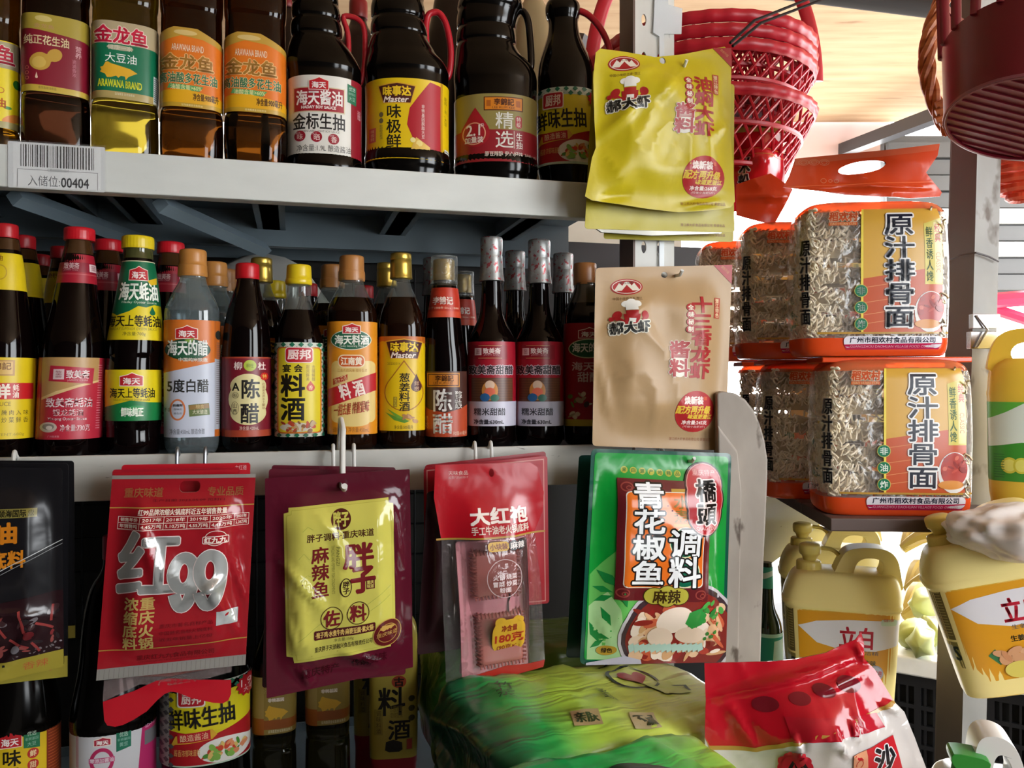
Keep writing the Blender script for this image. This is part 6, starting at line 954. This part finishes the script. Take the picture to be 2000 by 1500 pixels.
for ph in range(4):
    pts = []
    for i in range(len(arc)*4-3):
        k = i/4; j = min(int(k), len(arc)-2); f = k-j; x = arc[j][0]*(1-f)+arc[j+1][0]*f; y = arc[j][1]*(1-f)+arc[j+1][1]*f; p = at(x, y, tw); a = i*.42+ph*math.pi/2; pts.append(p+Vector((.006*math.cos(a), .006*math.sin(a), .002*math.sin(a))))
    m.tube(pts, .0052, WV, n=7)
m.build('twisted_handle', wb); m = MB()
for i in range(9): p = at(1850+(i % 3)*7, 205+i*5, tw-.005); m.tube([p+Vector((-.02, -.01, -.004)), p+Vector((0, -.017, .004)), p+Vector((.022, -.006, .012))], .0045, WV, n=6)
m.build('binding', wb); m = MB(); cw = at(1995, 262, tw+.18)
for i in range(9):
    rad = .085*math.sin(math.pi*(.5+.055*i)); z = cw.z-.012*i; m.tube([(cw.x+rad*(1+.02*math.sin(18*a))*math.cos(a), cw.y+rad*math.sin(a)*(1+.02*math.sin(18*a)), z) for a in [2*math.pi*j/72 for j in range(72)]], .0062, mat('#c8482a', .45), n=6, closed=True)
m.build('woven_bowl', wb)
# ---------------------------------------------------------------- stall beyond: table, crates, fruit
WB = grime('foam board', '#d8d8d8', '#ececec', 12, .3, .6, .7, c2='#8a8684', s2=30, lo2=.66, hi2=.7)
tbp = at(1722, 1262, 1.62)
st_ = thing('stall_board', 'white foam board lying on the black crates, with fruit on it', 'board', (tbp.x-.05, tbp.y-.02, tbp.z)); st_.rotation_euler = (0, 0, math.radians(-32))
m = MB(); m.box(0, 0, -.035, .75, .9, 0, WB); m.build('board', st_, bevel=.004)
BK = mat('#17181c', .5)
def crate(label, loc, rz, w=.56, d=.38, h=.20):
    r = thing('plastic_crate', label, 'crate', loc, rz, 'stacked black plastic crates under the foam board')
    def grid(name, L_, T_):
        m = MB(); nx = 9; m.box(0, 0, 0, L_, .012, .022, BK, T_); m.box(0, 0, h-.026, L_, .016, h-.004, BK, T_)
        for k in range(1, 4): z = .022+(h-.05)*k/4; m.box(0, .002, z-.004, L_, .010, z+.004, BK, T_)
        for i in range(nx+1): x = (L_-.012)*i/nx; m.box(x, .001, .02, x+.012, .011, h-.02, BK, T_)
        for i in range(nx*4): x = L_*i/(nx*4); m.box(x, .004, .02, x+.004, .008, h-.02, BK, T_)
        m.build(name, r, smooth=False)
    grid('front_side', w, Matrix()); grid('back_side', w, Matrix.Translation((w, d, 0)) @ Matrix.Rotation(math.pi, 4, 'Z')); grid('left_side', d, Matrix.Translation((0, d, 0)) @ Matrix.Rotation(-math.pi/2, 4, 'Z')); grid('right_side', d, Matrix.Translation((w, 0, 0)) @ Matrix.Rotation(math.pi/2, 4, 'Z'))
    m = MB(); m.box(.014, .014, .0, w-.014, d-.014, h*.93, mat('#08080a', .8)); m.build('crate_lining', r, smooth=False); return r
cz = tbp.z-.035-.203; rz_ = math.radians(-32); cr = None
for col_ in range(2):
    for i in range(4):
        lb = 'black crate in the %s stack, %s' % (('nearer', 'farther')[col_], ('directly under the white foam board', 'second below the foam board', 'third below the foam board', 'lowest of its stack')[i])
        off = Matrix.Rotation(rz_, 3, 'Z') @ Vector((.03+.58*col_, .03, 0)); loc = Vector((st_.location.x, st_.location.y, cz-.203*i))+off
        if cr is None: cr = crate(lb, loc, rz_)
        else: copy_tree(cr, lb, loc, rz_)
def banana(m, base, ang, L_, mm, up):
    pts, rs = [], []
    for i in range(9): f = i/8; a = -.6+1.3*f; p = Vector((math.cos(ang)*L_*f, math.sin(ang)*L_*f, up+L_*.28*math.sin(math.pi*f))); pts.append(base+p); rs.append(.017*(math.sin(math.pi*(.12+.8*f))**.6))
    m.tube(pts, rs, mm, n=8)
YB = mat('#b8a04e', .5)
for i, (px, py, t, dy) in enumerate(((1768, 1172, 1.75, 0), (1772, 1148, 1.95, .01), (1764, 1112, 2.06, .14), (1770, 1086, 2.20, .22))):
    bs = at(px, py, t); bs.z = tbp.z+.012+dy*.6; hd = thing('banana_bunch', ('bunch of bananas nearest on the foam board', 'bunch of bananas lying second on the foam board', 'bunch of bananas heaped higher on the foam board', 'topmost bunch of bananas at the back of the heap')[i], 'bananas', bs, 0, 'banana bunches on the foam board')
    for k in range(6): m = MB(); banana(m, Vector((0, .0, .0)), -.9+.34*k, .15, YB, .012*abs(k-2.5)*.4); m.build('banana', hd)
GRN = mat('#a3a866', .5)
for i, (px, py, t) in enumerate(((1790, 1150, 1.60), (1806, 1135, 1.68), (1800, 1165, 1.56), (1818, 1160, 1.62))):
    p = at(px, py, t); p.z = tbp.z+.028+(.04 if i == 1 else 0); m = MB(); vs, fs = [], []
    for a in range(9):
        for b in range(15): th, f = math.pi*a/8, 2*math.pi*b/15; k = 1+.2*math.cos(5*f); vs.append((.038*math.cos(th), .024*k*math.sin(th)*math.cos(f), .028*k*math.sin(th)*math.sin(f)))
    for a in range(8):
        for b in range(15): fs.append((a*15+b, a*15+(b+1) % 15, (a+1)*15+(b+1) % 15, (a+1)*15+b))
    m.add(vs, fs, GRN); o = m.build('star_fruit', loc=p, angle=180); o.rotation_euler = (0, 0, .5*i); tag(o, ('pale green star fruit nearest the post', 'pale green star fruit lying on top of the others', 'pale green star fruit at the front edge', 'pale green star fruit tucked against the post')[i], 'fruit', 'star fruit beside the bananas')
# pink-red awning bars across the lane
m = MB(); MG = mat('#d83a64', .4); m.tube([at(1925, 588, 1.9), at(2165, 570, 1.9)], .018, MG, n=8); m.tube([at(1925, 598, 1.92), at(2165, 676, 1.92)], .014, MG, n=8); m.tube([at(2160, 566, 1.9), at(2162, 1900, 1.9)], .016, MG, n=8); tag(m.build('awning_frame'), 'pink-red bars of an awning frame beyond the right-hand post', 'awning frame')
# plastic bag bunched under the side shelf
m = MB(); vs, fs = [], []
for i in range(41):
    for j in range(65):
        a, b = math.pi*i/40, 2*math.pi*j/64; d = Vector((math.sin(a)*math.cos(b), math.sin(a)*math.sin(b), math.cos(a))); r_ = 1+.22*noise.noise(d*2.0+Vector((3, 1, 0)))+.10*noise.noise(Vector((d.x*5, d.y*5, d.z*2)))+.05*abs(noise.noise(d*9)); vs.append((d.x*.084*r_, d.y*.05*r_, d.z*.030*r_))
for i in range(40):
    for j in range(64): fs.append((i*65+j, (i+1)*65+j, (i+1)*65+j+1, i*65+j+1))
pb_ = at(2000, 1036, .925); m.add(vs, fs, mat('#ddd6d2', .4, coat=.2, crink=.15)); tag(m.build('plastic_bag', loc=pb_, angle=180), 'cloudy plastic bag bunched under the side shelf above the tilted jug', 'bag')
# ---------------------------------------------------------------- foreground packs and sugar bag
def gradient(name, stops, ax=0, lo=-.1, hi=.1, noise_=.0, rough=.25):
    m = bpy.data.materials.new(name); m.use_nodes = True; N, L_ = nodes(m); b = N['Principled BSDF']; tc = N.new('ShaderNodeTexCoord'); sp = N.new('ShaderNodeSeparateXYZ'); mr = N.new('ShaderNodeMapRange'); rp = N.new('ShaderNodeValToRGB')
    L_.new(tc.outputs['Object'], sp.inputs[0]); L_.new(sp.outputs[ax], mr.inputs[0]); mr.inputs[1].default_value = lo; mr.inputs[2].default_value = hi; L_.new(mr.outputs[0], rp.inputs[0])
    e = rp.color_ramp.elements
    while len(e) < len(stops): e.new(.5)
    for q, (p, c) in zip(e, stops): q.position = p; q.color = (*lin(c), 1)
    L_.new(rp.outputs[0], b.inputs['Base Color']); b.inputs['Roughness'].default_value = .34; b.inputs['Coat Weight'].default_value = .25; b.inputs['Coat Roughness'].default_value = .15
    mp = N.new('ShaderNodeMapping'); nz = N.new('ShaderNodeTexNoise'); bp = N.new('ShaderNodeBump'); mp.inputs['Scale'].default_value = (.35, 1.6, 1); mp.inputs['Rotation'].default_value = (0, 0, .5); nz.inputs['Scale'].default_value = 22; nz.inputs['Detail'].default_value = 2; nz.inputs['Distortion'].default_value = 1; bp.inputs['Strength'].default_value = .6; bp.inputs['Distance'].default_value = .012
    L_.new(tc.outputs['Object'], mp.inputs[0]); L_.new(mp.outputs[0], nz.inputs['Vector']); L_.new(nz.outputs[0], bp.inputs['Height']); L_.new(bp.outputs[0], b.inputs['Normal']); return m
def puff(name, label, cat, c, size, rot, mm, seed, e=5., wr=.006, fr=9, ops=None, group=None):
    """soft pack: a cushion-edged box with creased wrapping; printing on the local top face"""
    r = thing(name, label, cat, c, 0, group); r.rotation_euler = rot; sx, sy, sz = [q/2 for q in size]; n = 26; m = MB(); key = {}; vs, fs = [], []
    def proj(p):
        p = Vector(p); k = sum(abs(q)**e for q in p)**(-1/e); p = p*k; w = Vector((p.x*sx, p.y*sy, p.z*sz)); d = Vector((w.x*fr, w.y*fr*.55+w.x*fr*.6, w.z*fr))
        rg = abs(noise.noise(d*1.3+Vector((seed, 0, 0)))); k2 = noise.noise(d*3.1+Vector((0, seed, 0))); return w*(1+(wr*((.35-min(rg, .35))*2.4+.4*k2)-.3*wr)/max(sx, sy, sz)*1.6)
    def vid(p):
        q = tuple(round(a, 5) for a in p)
        if q not in key: key[q] = len(vs); vs.append(proj(p))
        return key[q]
    for ax in range(3):
        for sg in (1, -1):
            for i in range(n):
                for j in range(n):
                    qs = []
                    for a, b in ((i, j), (i+1, j), (i+1, j+1), (i, j+1)):
                        p = [0, 0, 0]; p[ax] = sg; p[(ax+1) % 3] = -1+2*a/n; p[(ax+2) % 3] = -1+2*b/n; qs.append(vid(p))
                    fs.append(tuple(qs) if sg > 0 else tuple(qs[::-1]))
    m.add(vs, fs, mm); m.build('wrapped_body', r, angle=180)
    if ops:
        a = Art(.3); a.boxes.append((-500, -500, 500, 500, 0)); a.run(ops); a.cut(frange(-100, 100, 20), frange(-100, 100, 20)); m = MB()
        def wp(x, y, l):
            u, v = x/100, -y/100; p = proj((u, v, 1)); h = .02; n_ = (proj((u+h, v, 1))-p).cross(proj((u, v+h, 1))-p).normalized(); return p+n_*(.0012+l*LS), n_
        a.emit(m, wp); m.build('printed_face', r)
    return r
GP = 'green tissue packs at the bottom'
YW = math.radians(25)
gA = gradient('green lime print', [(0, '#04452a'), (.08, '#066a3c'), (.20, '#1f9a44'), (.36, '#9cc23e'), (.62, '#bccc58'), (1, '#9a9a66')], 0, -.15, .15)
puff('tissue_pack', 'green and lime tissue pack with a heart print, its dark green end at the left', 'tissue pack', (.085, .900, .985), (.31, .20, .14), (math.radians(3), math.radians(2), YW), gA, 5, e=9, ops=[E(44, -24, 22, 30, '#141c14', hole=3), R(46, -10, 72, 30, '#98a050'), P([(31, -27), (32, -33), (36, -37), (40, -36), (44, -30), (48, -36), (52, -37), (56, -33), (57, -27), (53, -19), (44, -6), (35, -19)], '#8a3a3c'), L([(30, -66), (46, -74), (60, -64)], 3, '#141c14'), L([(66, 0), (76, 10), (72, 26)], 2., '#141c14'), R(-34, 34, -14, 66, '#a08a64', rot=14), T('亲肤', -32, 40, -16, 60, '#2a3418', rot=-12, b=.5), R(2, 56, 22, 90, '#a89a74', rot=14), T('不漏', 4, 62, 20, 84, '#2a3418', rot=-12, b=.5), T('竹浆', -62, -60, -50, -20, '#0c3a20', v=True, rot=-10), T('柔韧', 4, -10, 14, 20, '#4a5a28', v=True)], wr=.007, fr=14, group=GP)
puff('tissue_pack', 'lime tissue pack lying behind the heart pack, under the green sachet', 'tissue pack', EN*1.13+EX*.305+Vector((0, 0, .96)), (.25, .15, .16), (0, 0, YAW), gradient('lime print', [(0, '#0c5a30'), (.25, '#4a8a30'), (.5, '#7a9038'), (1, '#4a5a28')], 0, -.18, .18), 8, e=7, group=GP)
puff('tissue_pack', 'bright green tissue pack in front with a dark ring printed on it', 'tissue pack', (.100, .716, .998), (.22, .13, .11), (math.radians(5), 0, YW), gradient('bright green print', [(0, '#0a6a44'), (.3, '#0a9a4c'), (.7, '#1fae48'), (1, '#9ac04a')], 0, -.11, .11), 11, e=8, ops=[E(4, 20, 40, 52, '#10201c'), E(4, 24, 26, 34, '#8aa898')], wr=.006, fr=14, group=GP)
puff('tissue_pack', 'olive green tissue pack at the bottom beside the sugar bag', 'tissue pack', (.285, .965, .92), (.13, .13, .12), (0, 0, YAW), gradient('olive print', [(0, '#3a5a24'), (1, '#5a8a34')], 0, -.1, .1), 14, e=7, group=GP)
s = Sheet('plastic_wrap', 'torn clear wrapping crumpled on the green tissue packs', 'wrapping', [(985, 1420), (1140, 1430), (1150, 1530), (975, 1530)], 165, 110, t=.80, thick=.004, wr=.012, seed=61, fr=22, tilt=math.radians(-20)); s.make('wrap', [(0, 70), (20, 30), (44, 34), (60, 10), (78, 40), (110, 30), (150, 20), (160, 60), (130, 110), (40, 110), (10, 100)], film('crumpled wrap', '#dfeee6', .12, .08, .5, 60), step=5)
s = Sheet('sugar_bag', 'sugar bag with a crinkled red top and clear body in the bottom foreground', 'bag', [(1370, 1240), (1830, 1240), (1830, 1620), (1370, 1620)], 460, 380, t=.82, thick=.040, wr=.007, seed=71, fr=13, edge=.22, tilt=math.radians(-8), crease=((10, 128, 330, 40, .010, 9), (50, 130, 105, 230, .004, 12), (230, 160, 250, 215, .006, 6), (270, 150, 285, 200, .006, 6), (160, 175, 175, 230, .006, 6), (340, 130, 385, 150, .006, 8), (200, 110, 330, 70, .006, 10), (310, 20, 325, 60, .005, 8)))
RT = [(10, 60), (130, 57), (190, 52), (250, 40), (310, 15), (323, 0), (327, 22), (320, 48), (342, 70), (375, 132), (330, 148), (230, 172), (130, 210), (100, 220), (15, 222), (6, 200), (10, 130)]
s.make('red_top', RT, '#b01222', [E(120, 132, 24, 14, '#6e1520', rot=-6), E(182, 118, 20, 12, '#74141f'), E(230, 104, 22, 12, '#6e1520', rot=14), E(282, 94, 26, 15, '#6a1420', rot=8), P([(6, 196), (15, 222), (100, 220), (130, 210), (230, 172), (330, 148), (375, 132), (372, 126), (328, 141), (228, 165), (128, 202), (98, 212), (14, 214)], '#a8803a'), P([(150, 150), (330, 146), (345, 172), (160, 192)][::-1], '#a81828')], step=8, gloss=.14, clip=True)
s.make('clear_body', [(6, 200), (15, 221), (100, 219), (130, 209), (230, 171), (330, 147), (375, 131), (395, 150), (415, 200), (435, 260), (452, 380), (0, 380)], film('sugar film', '#e8e2de', .62, .10, .35, 30), step=10)
s.make('sugar', [(16, 235), (110, 232), (240, 190), (380, 150), (402, 200), (430, 290), (440, 378), (10, 378)], grime('sugar crystals', '#cfc4b6', '#f0ece6', 90, .4, .6, .4, bump=.6), step=14, lift=-.012)
pr = Art(.25); pr.boxes.append((0, 0, 500, 500, 0)); pr.run([P([(266, 214), (362, 188), (386, 262), (400, 340), (300, 350)], '#b01a24'), P([(266, 214), (296, 206), (328, 346), (300, 350)], '#c88a68'), [E(284+i*7, 232+i*24, 8, 10, '#a8402c', hole=2.2) for i in range(4)], T('沙', 318, 205, 364, 258, '#17141a', b=2., o='#dcd8d8', ow=2., rot=8), T('糖', 326, 264, 384, 322, '#17141a', b=2., o='#dcd8d8', ow=2., rot=8), [E(165+20*math.cos(a), 236+19*math.sin(a), 10, 10, '#b01a2c') for a in frange(0, 6.28, 9)], E(165, 236, 22, 22, '#b01a2c'), L([(156, 250), (162, 226), (170, 244), (178, 230), (192, 250)], 7, '#17141a'), L([(110, 270), (150, 258), (190, 254), (200, 262)], 5, '#17141a')])
pr.cut(frange(0, 460, 50), frange(0, 380, 42)); m = MB(); pr.emit(m, lambda x, y, l: s.warp(x, y, .001+l*LS)); m.build('body_print', s.root)
# white jug with a green pump in the corner, soap stand-ins below the frame
WJ = Bottle('pump_jug', 'white jug with a green pump head and a white handle in the bottom right corner', 'soap jug', 1930, .90, t=.84, e=3.6, dr=.6, face=.2)
WJ.body([(1506, 1840, 2010), (1516, 1822, 2030), (1540, 1812, 2044), (1580, 1808, 2050), (1800, 1810, 2050)], [(0, mat('#d4d6d8', .3))], name='jug_body')
q = lambda l: [((x-1930)*WJ.S, WJ.z(y)) for x, y in l]
m = MB(); m.prism([q(chaikin([(1888, 1540), (1894, 1452), (1908, 1424), (1945, 1420), (1975, 1436), (1992, 1480), (2004, 1540)])), q(chaikin([(1926, 1516), (1932, 1462), (1950, 1452), (1966, 1470), (1974, 1516)]))[::-1]], -.022, .022, mat('#d8d8d6', .3)); m.build('handle', WJ.root, bevel=.008)
m = MB(); m.prism([q(chaikin([(1842, 1462), (1850, 1454), (1900, 1456), (1922, 1462), (1918, 1478), (1890, 1486), (1870, 1490), (1846, 1480)], 1))], -.034, -.004, mat('#2f8a34', .35)); m.build('pump_head', WJ.root, bevel=.004); WJ.cap(1484, 1515, 1848, 1900, '#2f8a34', flute=.01, fn=24, name='pump_collar')
for o in list(WJ.root.children):
    if o.name.startswith('pump_collar'): o.location.y -= .02
# low display table carrying the foreground goods
dt = thing('display_table', 'low wooden display table in front of the rack, below the foreground packs', 'table', (0, 0, 0)); WD = grime('table wood', '#6a5138', '#846a4c', 6, .3, .7, .6, (1, 6, 1))
m = MB(); m.box(-.05, .55, .86, .72, .90, .885, WD); m.build('table_top', dt, smooth=False, bevel=.002)
for x in (-.03, .66):
    for y in (.57, .85): m = MB(); m.box(x, y, 0, x+.04, y+.04, .86, WD); m.build('leg', dt, smooth=False)
